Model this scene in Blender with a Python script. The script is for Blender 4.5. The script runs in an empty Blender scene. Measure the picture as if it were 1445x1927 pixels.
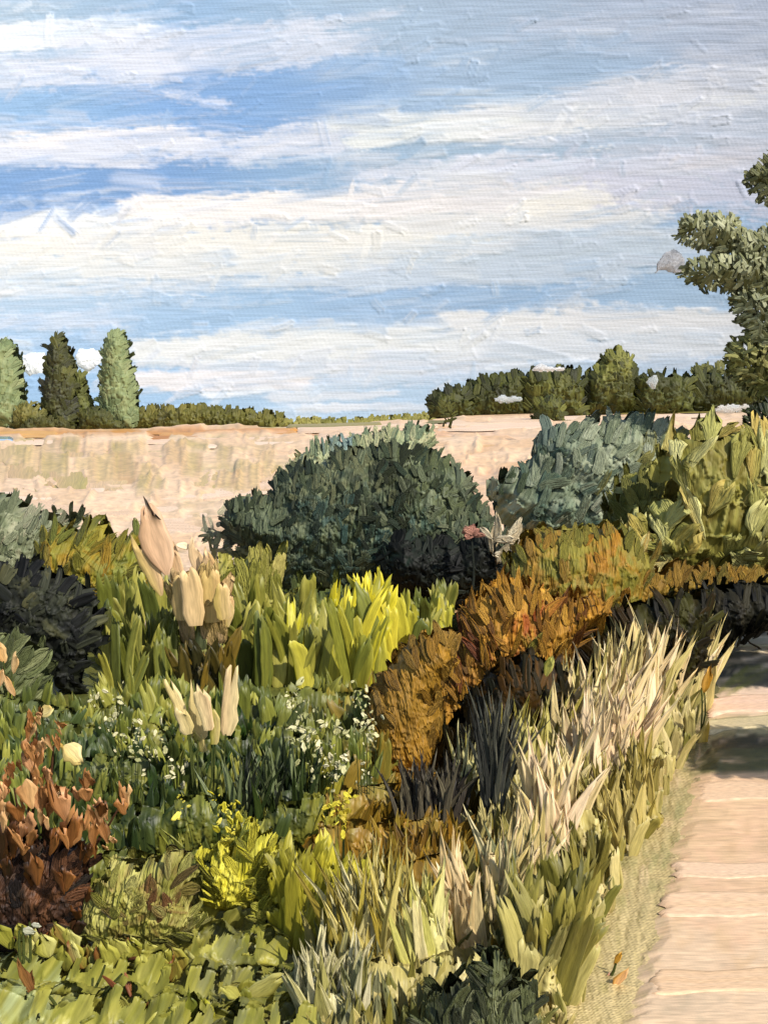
import bpy, math, random
import numpy as np

# ------------------------------------------------------------------ camera, light
S = bpy.context.scene
F, H, HY, CX = 2066.0, 2.5, 795.0, 722.5      # lens length (px of a 1445x1927 frame), eye height, eye level row, centre
cd = bpy.data.cameras.new("camera"); cam = bpy.data.objects.new("camera", cd); S.collection.objects.link(cam)
cam.location = (0, 0, H); cam.rotation_euler = (math.pi / 2, 0, 0)
cd.sensor_fit = 'VERTICAL'; cd.sensor_height = 24.0; cd.lens = 24.0 * F / 1927.0
cd.shift_y = (HY - 963.5) / 1927.0
cd.clip_start = 0.1; cd.clip_end = 5000
S.camera = cam
SUN = np.array([0.50, -0.58, 0.66]); SUN /= np.linalg.norm(SUN)
w = bpy.data.worlds.new("World"); S.world = w; w.use_nodes = True
nt = w.node_tree; nt.nodes.clear()
sk = nt.nodes.new("ShaderNodeTexSky"); sk.sky_type = 'NISHITA'; sk.sun_disc = False
sk.sun_elevation = math.asin(SUN[2]); sk.sun_rotation = math.atan2(SUN[0], SUN[1])
bg = nt.nodes.new("ShaderNodeBackground"); bg.inputs[1].default_value = 0.12
ow = nt.nodes.new("ShaderNodeOutputWorld"); nt.links.new(sk.outputs[0], bg.inputs[0]); nt.links.new(bg.outputs[0], ow.inputs[0])
ld = bpy.data.lights.new("sun", 'SUN'); ld.energy = 3.6; ld.angle = math.radians(0.5); ld.color = (1, .95, .87)
lo = bpy.data.objects.new("sun", ld); S.collection.objects.link(lo)
from mathutils import Vector
lo.rotation_euler = Vector(tuple(SUN)).to_track_quat('Z', 'Y').to_euler()
S.view_settings.view_transform = 'Standard'; S.view_settings.look = 'None'; S.view_settings.gamma = 1
S.view_settings.exposure = 0.40
S.cycles.max_bounces = 6; S.cycles.diffuse_bounces = 3; S.cycles.glossy_bounces = 2

R = np.random.default_rng(7)

# ------------------------------------------------------------------ noise
_T = np.random.default_rng(3).random((256, 256))
def vn(x, y, o=0):
    x = np.asarray(x, float) + o * 37.3; y = np.asarray(y, float) + o * 91.7
    xi = np.floor(x).astype(int); yi = np.floor(y).astype(int); fx = x - xi; fy = y - yi
    fx = fx * fx * (3 - 2 * fx); fy = fy * fy * (3 - 2 * fy)
    a = _T[yi % 256, xi % 256]; b = _T[yi % 256, (xi + 1) % 256]; c = _T[(yi + 1) % 256, xi % 256]; d = _T[(yi + 1) % 256, (xi + 1) % 256]
    return (a * (1 - fx) + b * fx) * (1 - fy) + (c * (1 - fx) + d * fx) * fy
def fbm(x, y, n=4, o=0):
    s = 0; a = .5; t = 0
    for k in range(n): s = s + a * vn(x * 2 ** k, y * 2 ** k, o + k); t += a; a *= .55
    return s / t
def lin(c):
    c = np.asarray(c, float) / 255.0
    return np.where(c <= .04045, c / 12.92, ((c + .055) / 1.055) ** 2.4)

# ------------------------------------------------------------------ materials
def paint(name, rough=.42, spec=.5, ridge=.5, weave=0.0, weave_s=1.0, emit=0.0, ridge_s=(1.2, 9), dist=.004, gain=1.0, streak=1.0):
    m = bpy.data.materials.new(name); m.use_nodes = True; n = m.node_tree.nodes; l = m.node_tree.links
    p = n['Principled BSDF']; p.inputs['Roughness'].default_value = rough; p.inputs['Specular IOR Level'].default_value = spec
    a = n.new('ShaderNodeAttribute'); a.attribute_name = 'Col'
    st = n.new('ShaderNodeAttribute'); st.attribute_name = 'st'
    mp = n.new('ShaderNodeMapping'); mp.inputs['Scale'].default_value = (ridge_s[0], ridge_s[1], 1)
    l.new(st.outputs['Vector'], mp.inputs['Vector'])
    no = n.new('ShaderNodeTexNoise'); no.inputs['Scale'].default_value = 1.0; no.inputs['Detail'].default_value = 3
    l.new(mp.outputs[0], no.inputs['Vector'])
    # pigment streaks: paint of two tones not fully mixed
    mr = n.new('ShaderNodeMapRange'); mr.inputs['From Min'].default_value = .3; mr.inputs['From Max'].default_value = .7
    mr.inputs['To Min'].default_value = (1 - .2 * streak) * gain; mr.inputs['To Max'].default_value = (1 + .16 * streak) * gain
    l.new(no.outputs['Fac'], mr.inputs['Value'])
    mul = n.new('ShaderNodeVectorMath'); mul.operation = 'SCALE'
    l.new(a.outputs['Color'], mul.inputs[0]); l.new(mr.outputs[0], mul.inputs['Scale'])
    l.new(mul.outputs[0], p.inputs['Base Color'])
    b = n.new('ShaderNodeBump'); b.inputs['Strength'].default_value = ridge; b.inputs['Distance'].default_value = dist
    l.new(no.outputs['Fac'], b.inputs['Height']); last = b
    if weave:
        sx = n.new('ShaderNodeSeparateXYZ'); l.new(st.outputs['Vector'], sx.inputs[0])
        def sn(sock, k, ph=0):
            q = n.new('ShaderNodeMath'); q.operation = 'MULTIPLY_ADD'; q.inputs[1].default_value = k; q.inputs[2].default_value = ph; l.new(sock, q.inputs[0])
            r = n.new('ShaderNodeMath'); r.operation = 'SINE'; l.new(q.outputs[0], r.inputs[0]); return r
        ad = n.new('ShaderNodeMath'); ad.operation = 'MULTIPLY_ADD'; ad.inputs[1].default_value = .55; l.new(sx.outputs[1], ad.inputs[0]); l.new(sx.outputs[0], ad.inputs[2])
        s1 = sn(ad.outputs[0], weave_s * 6.28); s2 = sn(sx.outputs[1], weave_s * 6.28 * .95)
        pr = n.new('ShaderNodeMath'); pr.operation = 'MULTIPLY'; l.new(s1.outputs[0], pr.inputs[0]); l.new(s2.outputs[0], pr.inputs[1])
        nb = n.new('ShaderNodeTexNoise'); nb.inputs['Scale'].default_value = .35 * weave_s; nb.inputs['Detail'].default_value = 2; l.new(st.outputs['Vector'], nb.inputs['Vector'])
        mm = n.new('ShaderNodeMath'); mm.operation = 'MULTIPLY'; l.new(pr.outputs[0], mm.inputs[0]); l.new(nb.outputs['Fac'], mm.inputs[1])
        b2 = n.new('ShaderNodeBump'); b2.inputs['Strength'].default_value = weave; b2.inputs['Distance'].default_value = dist * .5
        l.new(mm.outputs[0], b2.inputs['Height']); l.new(b.outputs[0], b2.inputs['Normal']); last = b2
    l.new(last.outputs[0], p.inputs['Normal'])
    if emit:
        l.new(mul.outputs[0], p.inputs['Emission Color']); p.inputs['Emission Strength'].default_value = emit
    return m
M_LEAF = paint('thick_leaf_paint', .45, .28, .5, dist=.006, streak=1.2)
M_DARK = paint('shade_thicket_paint', .5, .10, .5, dist=.006, streak=1.2)
M_FAR = paint('far_leaf_paint', .6, .3, .8, dist=.12)
M_CORE = paint('thin_foliage_paint', .5, .35, .6, weave=.4, weave_s=12, ridge_s=(14, 40), dist=.012)
M_FIELD = paint('field_paint', .5, .35, .5, weave=.25, weave_s=12, ridge_s=(6, 30), dist=.02)
M_PATH = paint('path_paint', .45, .4, .45, weave=.16, weave_s=16, ridge_s=(2, 26), dist=.006)
M_STROKE = paint('knife_stroke_paint', .45, .4, .5, ridge_s=(.8, 7), dist=.006)
M_SKY = paint('sky_paint', .6, .2, .28, weave=.10, weave_s=11.5, emit=.32, ridge_s=(1.2, 18), dist=1.2, streak=.35)
M_CLOUD = paint('cloud_paint', .5, .3, .9, ridge_s=(12, 60), dist=.5, emit=.12)
M_BARK = paint('bark', .8, .2, .8, ridge_s=(3, 20), dist=.02)
M_WATER = paint('pond_water', .1, .5, .2, ridge_s=(2, 2))

# ------------------------------------------------------------------ meshes
def mesh_obj(name, parts, mat, parent=None):
    """parts = list of (verts Nx3, quads Mx4, col Nx3, st Nx3)"""
    V = []; Q = []; C = []; ST = []; o = 0
    for v, q, c, s in parts:
        if len(v) == 0: continue
        V.append(v); Q.append(q + o); C.append(c); ST.append(s); o += len(v)
    V = np.concatenate(V); Q = np.concatenate(Q); C = np.concatenate(C); ST = np.concatenate(ST)
    me = bpy.data.meshes.new(name)
    me.vertices.add(len(V)); me.vertices.foreach_set('co', V.astype(np.float32).ravel())
    me.loops.add(len(Q) * 4); me.loops.foreach_set('vertex_index', Q.astype(np.int32).ravel())
    me.polygons.add(len(Q)); me.polygons.foreach_set('loop_start', np.arange(0, len(Q) * 4, 4, dtype=np.int32))
    me.polygons.foreach_set('use_smooth', np.ones(len(Q), bool))
    a = me.attributes.new('Col', 'FLOAT_COLOR', 'POINT'); a.data.foreach_set('color', np.hstack([np.clip(C, 0.002, .92), np.ones((len(C), 1))]).astype(np.float32).ravel())
    a = me.attributes.new('st', 'FLOAT_VECTOR', 'POINT'); a.data.foreach_set('vector', ST.astype(np.float32).ravel())
    me.update(calc_edges=True); me.validate()
    me.materials.append(mat)
    ob = bpy.data.objects.new(name, me); S.collection.objects.link(ob)
    if parent is not None:
        ob.parent = parent; ob.matrix_parent_inverse = parent.matrix_world.inverted() if False else ob.matrix_parent_inverse
        ob.location = -Vector(parent.location)
    return ob
def tag(o, label=None, cat=None, group=None, kind=None):
    if label: o['label'] = label
    if cat: o['category'] = cat
    if group: o['group'] = group
    if kind: o['kind'] = kind
    return o
def thing(name, loc, label, cat, group=None):
    e = bpy.data.objects.new(name, None); e.empty_display_size = .2; e.location = loc; S.collection.objects.link(e)
    return tag(e, label, cat, group)

def nrm(a): return a / np.maximum(np.linalg.norm(a, axis=-1, keepdims=True), 1e-9)
SN = np.array([0, .08, .25, .45, .65, .83, .95, 1.0])
TN = np.array([-1, -.86, -.45, 0, .45, .86, 1])
TH = np.array([0, .95, .62, .5, .62, .95, 0])
def prof(kind, s):
    if kind == 'blade': return np.interp(s, [0, .1, .35, .6, .82, .95, 1], [.35, .7, 1, .85, .5, .2, .03])
    if kind == 'leaf': return np.interp(s, [0, .1, .35, .6, .83, .95, 1], [.15, .5, .95, 1, .75, .4, .1])
    if kind == 'spear': return np.interp(s, [0, .1, .3, .6, .83, .95, 1], [.7, 1, .95, .6, .3, .12, .02])
    if kind == 'fan': return np.interp(s, [0, .1, .35, .6, .83, .95, 1], [.12, .3, .6, .95, 1.05, .85, .5])
    return np.interp(s, [0, .06, .2, .7, .9, .97, 1], [.6, .88, 1, 1, .92, .75, .5])   # dab
def dabs(pos, u, n, L, W, T, kind, c0, c1, curl=0., bend=0., grad=False, rag=.12, rng=None, warp=None):
    rng = rng or R; N = len(pos)
    u = nrm(u); v = nrm(np.cross(n, u)); n = nrm(np.cross(u, v))
    L = np.broadcast_to(L, N).astype(float); W = np.broadcast_to(W, N).astype(float); T = np.broadcast_to(T, N).astype(float)
    ns, ntt = len(SN), len(TN)
    s = np.broadcast_to(SN[None, :, None], (N, ns, ntt)).copy(); t = np.broadcast_to(TN[None, None, :], (N, ns, ntt)).copy()
    wr = 1 + rag * (rng.random((N, ns, 2)) - .5) * 1.5
    wid = prof(kind, SN)[None, :, None] * np.where(t < 0, wr[:, :, :1], wr[:, :, 1:])
    lr = 1 + rag * 1.6 * (rng.random((N, 1, ntt)) - .5)
    ss = s * np.where(s > .5, 1 + (lr - 1) * (s - .5) * 2, 1)
    h = TH[None, None, :] * (1 + .35 * (rng.random((N, 1, ntt)) - .5)) * np.interp(s, [0, .1, .8, .95, 1], [0, .6, 1, 1.35, 0]) * T[:, None, None]
    curl = np.broadcast_to(curl, N); bend = np.broadcast_to(bend, N)
    P = (pos[:, None, None, :] + u[:, None, None, :] * (ss * L[:, None, None])[..., None]
         + v[:, None, None, :] * (t * wid * W[:, None, None] * .5 + (bend * L)[:, None, None] * ss ** 2)[..., None]
         + n[:, None, None, :] * (h + (curl * L)[:, None, None] * ss ** 2)[..., None])
    k = rng.random((N, 1, ntt)) * .9 + .1 * rng.random((N, ns, ntt))
    if grad: k = np.clip((t + 1) / 2 + .35 * (k - .5), 0, 1)
    k = k[..., None]
    C = c0[:, None, None, :] * (1 - k) + c1[:, None, None, :] * k
    off = rng.random((N, 1, 1, 1)) * 50
    ST = np.stack([s * (L / np.maximum(W, 1e-6))[:, None, None], t * .5, np.zeros_like(s)], -1) + off
    i = np.arange(ns - 1)[:, None] * ntt + np.arange(ntt - 1)[None, :]
    q = np.stack([i, i + 1, i + ntt + 1, i + ntt], -1).reshape(-1, 4)
    Q = (q[None] + (np.arange(N) * ns * ntt)[:, None, None]).reshape(-1, 4)
    return P.reshape(-1, 3), Q, C.reshape(-1, 3), ST.reshape(-1, 3)

# ------------------------------------------------------------------ ground geometry
def zend(px): return np.interp(px, [-2000, 0, 560, 700, 870, 1100, 1350, 3500], [1.5, 1.56, 2.05, 2.55, 3.2, 3.6, 3.95, 3.95])
def zt(px, Y):
    Y = np.asarray(Y, float)
    return zend(px) * np.clip((Y - 17) / 133., 0, 1)
def gY(px, py):
    ze = zend(px) / 133.; py = np.asarray(py, float)
    Y1 = H * F / np.maximum(py - HY, 1.0)
    Y2 = (H + 17 * ze) / np.maximum((py - HY) / F + ze, 1e-4)
    return np.where(Y1 < 17, Y1, np.minimum(Y2, 150))
def G(px, py, lift=0.):
    px = np.asarray(px, float); Y = gY(px, py)
    return np.stack([(px - CX) / F * Y, Y, zt(px, Y) + lift], -1)

def inpoly(px, py, poly):
    poly = np.asarray(poly, float); r = np.zeros(np.shape(px), bool); j = len(poly) - 1
    for i in range(len(poly)):
        xi, yi = poly[i]; xj, yj = poly[j]
        c = ((yi > py) != (yj > py)) & (px < (xj - xi) * (py - yi) / ((yj - yi) or 1e-9) + xi)
        r ^= c; j = i
    return r
def edist(px, py, poly):
    poly = np.asarray(poly, float); d = np.full(np.shape(px), 1e9); gx = np.zeros(np.shape(px)); gy = np.zeros(np.shape(px))
    for i in range(len(poly)):
        a = poly[i - 1]; b = poly[i]; e = b - a; L2 = max(e @ e, 1e-9)
        t = np.clip(((px - a[0]) * e[0] + (py - a[1]) * e[1]) / L2, 0, 1)
        qx = a[0] + t * e[0]; qy = a[1] + t * e[1]; dd = np.hypot(px - qx, py - qy)
        m = dd < d; d = np.where(m, dd, d); gx = np.where(m, qx - px, gx); gy = np.where(m, qy - py, gy)
    return d, gx, gy           # g = vector to the nearest edge point (outwards)
def sample(poly, n, rng):
    poly = np.asarray(poly, float); lo_ = poly.min(0); hi = poly.max(0); X = []; k = 0
    while k < n:
        p = lo_ + rng.random((n * 3, 2)) * (hi - lo_); p = p[inpoly(p[:, 0], p[:, 1], poly)]; X.append(p); k += len(p)
    return np.concatenate(X)[:n]
def parea(poly):
    p = np.asarray(poly, float); x, y = p.T; return abs(np.dot(x, np.roll(y, 1)) - np.dot(y, np.roll(x, 1))) / 2

# palette: list of colours (r,g,b) or (r,g,b,x,y,radius) or (r,g,b,x,y,radius,weight)
def pick(pal, px, py, rng):
    W = np.zeros((len(px), len(pal)))
    for i, c in enumerate(pal):
        W[:, i] = 1.0 if len(c) == 3 else (c[6] if len(c) > 6 else 6.) * np.exp(-((px - c[3]) ** 2 + (py - c[4]) ** 2) / (2. * c[5] ** 2)) + .0
    for i in range(len(pal)): W[:, i] *= np.exp(7 * (fbm(px / 34., py / 26., 2, i * 3 + len(pal)) - .5))
    W = W + 1e-6
    cs = np.cumsum(W, 1); r = rng.random(len(px))[:, None] * cs[:, -1:]
    i = (r > cs).sum(1).clip(0, len(pal) - 1)
    C = np.array([lin(c[:3]) for c in pal])[i]; C = .97 * C + .03 * C.mean(1, keepdims=True)
    j = rng.random((len(px), 1)) * .24 + .88
    return C * j
def smoothcol(pal, px, py, o=0, sc=30.):
    """smoothly blended palette for thinly painted surfaces"""
    C = np.array([lin(c[:3]) for c in pal]); W = []
    for i, c in enumerate(pal):
        g = 1.0 if len(c) == 3 else (c[6] if len(c) > 6 else 6.) * np.exp(-((px - c[3]) ** 2 + (py - c[4]) ** 2) / (2. * c[5] ** 2))
        W.append((g + 1e-5) * np.exp(5 * (fbm(px / sc, py / sc, 3, o + i * 5) - .5) * 2))
    W = np.stack(W, -1); W /= W.sum(-1, keepdims=True)
    return W @ C

def paint_grid(x0, y0, x1, y1, step, base, L, W, cover, ang=0., spread=20., seed=0, mask=None, op=.85, colfn=None, region=None, lip=.5, C=None, Hh=None):
    """lay brush strokes (size px) over a regular grid: returns colour and relief. ang: 0 = up, number or f(px, py)"""
    rng = np.random.default_rng(seed + 900); nx = int((x1 - x0) / step) + 2; ny = int((y1 - y0) / step) + 2
    gx = x0 + np.arange(nx) * step; gy = y0 + np.arange(ny) * step
    if C is None:
        X, Y = np.meshgrid(gx, gy); C = base(X.ravel(), Y.ravel()).reshape(ny, nx, 3); Hh = np.zeros((ny, nx))
    rx0, ry0, rx1, ry1 = region or (x0, y0, x1, y1)
    n = int((rx1 - rx0) * (ry1 - ry0) * cover / (L * W)) + 3
    p = np.stack([rx0 + rng.random(n) * (rx1 - rx0), ry0 + rng.random(n) * (ry1 - ry0)], -1)
    if mask is not None: p = p[mask(p[:, 0], p[:, 1])]
    n = len(p)
    if n == 0: return C, Hh
    c0 = colfn(p[:, 0], p[:, 1], rng); c1 = colfn(p[:, 0] + rng.standard_normal(n) * W, p[:, 1] + rng.standard_normal(n) * L * .5, rng)
    A = ang(p[:, 0], p[:, 1]) if callable(ang) else np.full(n, float(ang)); A = np.radians(A + spread * rng.standard_normal(n) * .7)
    Ls = L * (.55 + .8 * rng.random(n)) * .5; Ws = W * (.55 + .8 * rng.random(n)) * .5; K = rng.random((n, 4, 9)); O = op * (.6 + .4 * rng.random(n)); T = .5 + rng.random(n)
    k9 = np.linspace(-1, 1, 9)
    for i in range(n):
        cx, cy = p[i]; l, w_ = Ls[i], Ws[i]; sa, ca = math.sin(A[i]), math.cos(A[i]); ex = abs(sa) * l + abs(ca) * w_; ey = abs(ca) * l + abs(sa) * w_
        a = max(0, int((cx - ex - x0) / step)); b = min(nx, int((cx + ex - x0) / step) + 2); c = max(0, int((cy - ey - y0) / step)); d = min(ny, int((cy + ey - y0) / step) + 2)
        if b - a < 1 or d - c < 1: continue
        dx = gx[a:b][None] - cx; dy = gy[c:d][:, None] - cy
        u = (dx * sa - dy * ca) / l; v = (dx * ca + dy * sa) / w_ + .25 * (K[i, 3, 0] - .5) * u * u
        q = np.interp(v, k9, K[i, 0]); e1 = 1.0 - .35 * q; e2 = -1.0 + .3 * np.interp(v, k9, K[i, 1])
        al = np.clip((e1 - u) * 6, 0, 1) * np.clip((u - e2) * 4, 0, 1) * np.clip((1.02 - np.abs(v)) * 5, 0, 1)
        kk = np.interp(v, k9, K[i, 2])[..., None]
        al = al * O[i] * (1 - .35 * np.clip(-u, 0, 1))
        C[c:d, a:b] += al[..., None] * (c0[i] * (1 - kk) + c1[i] * kk - C[c:d, a:b])
        h = T[i] * (.45 + .5 * np.interp(v * 1.0, k9, K[i, 1]) + lip * (np.abs(v) > .78) + lip * 1.3 * (u > e1 - .22))
        Hh[c:d, a:b] += al * (h - Hh[c:d, a:b] * .8)
    return C, Hh
def bil(G_, x0, y0, step, px, py):
    fx = np.clip((px - x0) / step, 0, G_.shape[1] - 1.001); fy = np.clip((py - y0) / step, 0, G_.shape[0] - 1.001); xi = fx.astype(int); yi = fy.astype(int); fx = fx - xi; fy = fy - yi
    if G_.ndim == 3: fx = fx[..., None]; fy = fy[..., None]
    return (G_[yi, xi] * (1 - fx) + G_[yi, xi + 1] * fx) * (1 - fy) + (G_[yi + 1, xi] * (1 - fx) + G_[yi + 1, xi + 1] * fx) * fy

KV, KH = np.array([1.0, .95, .78]), np.array([1.02, .93, .84])          # albedo per displayed linear value, upright and lying surfaces

def inflate(poly, Y, depth, pal, step=3.2, amp=.06, shrink=.35, k=KV, o=0, SL=30, SW=12, ang=0., spread=25., cover=2.6, relief=2.6, rag=1.):
    """rounded foliage body whose skin is worked in merging brush strokes of size SL x SW px"""
    poly = np.asarray(poly, float); x0, y0 = poly.min(0) - step; x1, y1 = poly.max(0) + step
    step = 2.4 if Y < 60 else 2.0
    C, Hh = paint_grid(x0, y0, x1, y1, step, lambda a, b: smoothcol(pal, a, b, o), SL, SW, cover, ang, spread, seed=o, colfn=lambda a, b, r: pick(pal, a, b, r), op=.95, lip=.6)
    ny, nx = Hh.shape; X, Yy = np.meshgrid(x0 + np.arange(nx) * step, y0 + np.arange(ny) * step)
    wx_ = X + (vn(X / (SW * .8), Yy / (SW * .8), o) - .5) * SW * 1.5 * rag; wy_ = Yy + (vn(X / (SW * .7), Yy / SW, o + 2) - .5) * SW * 1.6 * rag
    ins = inpoly(wx_, wy_, poly); d, _, _ = edist(X, Yy, poly); ins &= (d > step * shrink) | ins
    if ins.sum() < 9: return []
    inn = inpoly(X, Yy, poly); dm = d[inn].max(); f = np.clip(np.where(inn, d, 0) / dm, 0, 1); b = np.sqrt(1 - (1 - f) ** 2) * depth
    m = Y / F
    b = b * (1 + amp * 4 * (fbm(X / 40, Yy / 40, 3, o) - .5)); r = Hh * relief * m * min(1, SW / 12.) ; b = b + .002
    cell = ins[:-1, :-1] & ins[1:, :-1] & ins[:-1, 1:] & ins[1:, 1:]
    id_ = np.arange(ny * nx).reshape(ny, nx)
    q = np.stack([id_[:-1, :-1][cell], id_[1:, :-1][cell], id_[1:, 1:][cell], id_[:-1, 1:][cell]], -1)
    if len(q) == 0: return []
    wx = (X - CX) / F * Y; wz = H - (Yy - HY) / F * Y; wz = np.maximum(wz, -.02 + 0 * wz) if Y < 17 else wz
    col = C.reshape(-1, 3) * k
    ar = math.radians(ang); xr = (X * math.cos(ar) + Yy * math.sin(ar)).ravel(); yr = (-X * math.sin(ar) + Yy * math.cos(ar)).ravel()
    xr = xr + 14 * (vn(X.ravel() / 40, Yy.ravel() / 40, 8) - .5); st = np.stack([xr / (SW * .55), yr / (SL * 12.), np.zeros(X.size)], -1)
    fr = np.stack([wx, Y - b - r, wz], -1).reshape(-1, 3); bk = np.stack([wx, Y + b + r, wz], -1).reshape(-1, 3)
    used = np.unique(q); mp = np.full(ny * nx, -1); mp[used] = np.arange(len(used))
    q = mp[q]
    return [(fr[used], q, col[used], st[used]), (bk[used], q[:, ::-1], col[used], st[used])]

def leafcover(poly, Y, depth, pal, L, W, cover=2.2, ang=0., spread=30., kind='dab', fringe=.6, T=.13, back=.35, seed=0, tilt=.13, pal2=None, curl=.04, k=KV, grad=False, rag=.14, vol=0., out=0., inner=1.0):
    """paint-like leaves laid over a rounded foliage body; sizes L, W in px at distance Y"""
    rng = np.random.default_rng(seed + 11); poly = np.asarray(poly, float); m = Y / F
    n = max(6, int(parea(poly) * cover / (L * W)))
    P = []
    for side, cnt in ((-1, n), (1, int(n * back))):
        if cnt < 2: continue
        p = sample(poly, cnt, rng); px, py = p.T
        d, gx, gy = edist(px, py, poly); dm = max(d.max(), 1e-6)
        kp = (d < L * .55) | (rng.random(cnt) < inner); px, py, d, gx, gy = px[kp], py[kp], d[kp], gx[kp], gy[kp]; cnt = len(px)
        if cnt < 1: continue
        g = np.stack([gx, gy], -1) / np.maximum(d, 1e-6)[:, None]
        f = np.clip(d / dm, 0, 1); bb = np.sqrt(1 - (1 - f) ** 2)
        Ls = L * (.65 + .7 * rng.random(cnt)); Ws = W * (.65 + .7 * rng.random(cnt))
        a = np.radians(ang + spread * rng.standard_normal(cnt) * .6)
        du = np.stack([np.sin(a), -np.cos(a)], -1)                  # px direction of growth (0 = up)
        e = np.exp(-(d / (L * .9)) ** 2)[:, None] * fringe
        du = du * (1 - e) + g * e; du /= np.maximum(np.linalg.norm(du, axis=1, keepdims=True), 1e-6)
        cx = px - du[:, 0] * Ls * (.5 - out); cy = py - du[:, 1] * Ls * (.5 - out)     # start so that the dab centre is p
        tx = cx + du[:, 0] * Ls; ty = cy + du[:, 1] * Ls
        def bulge(ax_, ay_):
            dd, _, _ = edist(ax_, ay_, poly); ff = np.where(inpoly(ax_, ay_, poly), np.clip(dd / dm, 0, 1), 0)
            return np.sqrt(1 - (1 - ff) ** 2)
        vv = 1 - vol * rng.random(cnt); b0 = (bulge(cx, cy) * vv + .0) * depth; b1 = (np.maximum(bulge(tx, ty), bb * .75) * vv) * depth
        lift_ = W * m * (.1 + .35 * rng.random(cnt))
        pos = np.stack([(cx - CX) * m, Y + side * (b0 + .02 * depth + lift_ * .3), H - (cy - HY) * m], -1)
        tip = np.stack([(tx - CX) * m, Y + side * (b1 + .02 * depth + lift_ + tilt * Ls * m * rng.random(cnt)), H - (ty - HY) * m], -1)
        u = nrm(tip - pos); Ld = np.linalg.norm(tip - pos, axis=1)
        sl = (1 - f) * .9
        nn = np.stack([g[:, 0] * sl, side * np.ones(cnt), -g[:, 1] * sl], -1) + rng.standard_normal((cnt, 3)) * .12
        nn = nn - (nn * u).sum(1, keepdims=True) * u
        c0 = pick(pal, px, py, rng) * k; c1 = pick(pal2 or pal, px, py, rng) * k
        pos[:, 2] = np.maximum(pos[:, 2], zt((CX), Y) * 0 + (0.0 if Y < 17 else -9))
        P.append(dabs(pos, u, nn, Ld, Ws * m, W * T * m, kind, c0, c1, curl=curl * rng.standard_normal(cnt), bend=.15 * rng.standard_normal(cnt), rng=rng, grad=grad, rag=rag))
    return P

def tube(p0, p1, r0, r1, col, seg=8, rings=6, wob=.06, seed=0):
    rng = np.random.default_rng(seed + 5); p0 = np.array(p0, float); p1 = np.array(p1, float); ax = p1 - p0; L = np.linalg.norm(ax); ax /= L
    a = np.cross(ax, [0.3, 1, .1]); a /= np.linalg.norm(a); b = np.cross(ax, a)
    th = np.linspace(0, 2 * np.pi, seg, endpoint=False); V = []
    for i in range(rings + 1):
        s = i / rings; c = p0 + ax * L * s + (a * rng.standard_normal() + b * rng.standard_normal()) * wob * L * .3 * math.sin(math.pi * s); r = r0 + (r1 - r0) * s
        V.append(c + r * (np.cos(th)[:, None] * a + np.sin(th)[:, None] * b) * (1 + .15 * (rng.random((seg, 1)) - .5)))
    V = np.concatenate(V); i = np.arange(rings)[:, None] * seg + np.arange(seg)[None]; j = np.arange(rings)[:, None] * seg + (np.arange(seg)[None] + 1) % seg
    q = np.stack([i, j, j + seg, i + seg], -1).reshape(-1, 4)
    st = np.stack([np.repeat(np.arange(rings + 1), seg) * .6, np.tile(th, rings + 1) * .2, np.zeros(len(V))], -1)
    return V, q, np.tile(lin(col), (len(V), 1)) * (0.85 + .3 * rng.random((len(V), 1))), st

def base_of(poly, Y):
    p = np.asarray(poly, float); cx = (p[:, 0].min() + p[:, 0].max()) / 2; x = (cx - CX) / F * Y
    return (x, Y, float(zt(cx, Y)))

def shrub(name, label, cat, poly, Y, pal, L, W, depth=None, group=None, stem=(70, 55, 35), core=True, extra=None, mat=None, leafname='foliage', stems=3, step=None, **kw):
    poly = np.asarray(poly, float); m = Y / F
    wpx = min(np.ptp(poly[:, 0]), np.ptp(poly[:, 1])); depth = depth if depth is not None else wpx * m * .45
    b = base_of(poly, Y); t = thing(name, b, label, cat, group); P = []
    cpal = kw.pop('corepal', pal); o = kw.get('seed', 0)
    inner = kw.pop('inner', .22 if core else 1.0); relief = kw.pop('relief', 6.5); kk = kw.pop('k', 1.0) * KV
    if core: P += inflate(poly, Y, depth * .96, cpal, o=o, SL=L * 1.15, SW=W * 1.2, ang=kw.get('ang', 0), spread=kw.get('spread', 30), k=kk, relief=relief, cover=kw.pop('body', 3.0))
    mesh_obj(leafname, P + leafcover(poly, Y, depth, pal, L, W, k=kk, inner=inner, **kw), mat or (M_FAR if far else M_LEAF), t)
    if stems:
        top = H - ((poly[:, 1].min() * .45 + poly[:, 1].max() * .55) - HY) * m; hh = max(top - b[2], .05 * Y * .1); wx = np.ptp(poly[:, 0]) * m
        rr = max(.012 * hh, .006) * 2
        T = [tube((b[0] + (i - (stems - 1) / 2) * wx * .04, b[1], b[2] - .02), (b[0] + (i - (stems - 1) / 2) * wx * .3, b[1] + .1 * depth * (i % 2), b[2] + hh), rr, rr * .4, stem, seed=i + o) for i in range(stems)]
        mesh_obj('trunk' if cat == 'tree' else 'stem', T, M_BARK, t)
    return t

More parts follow.
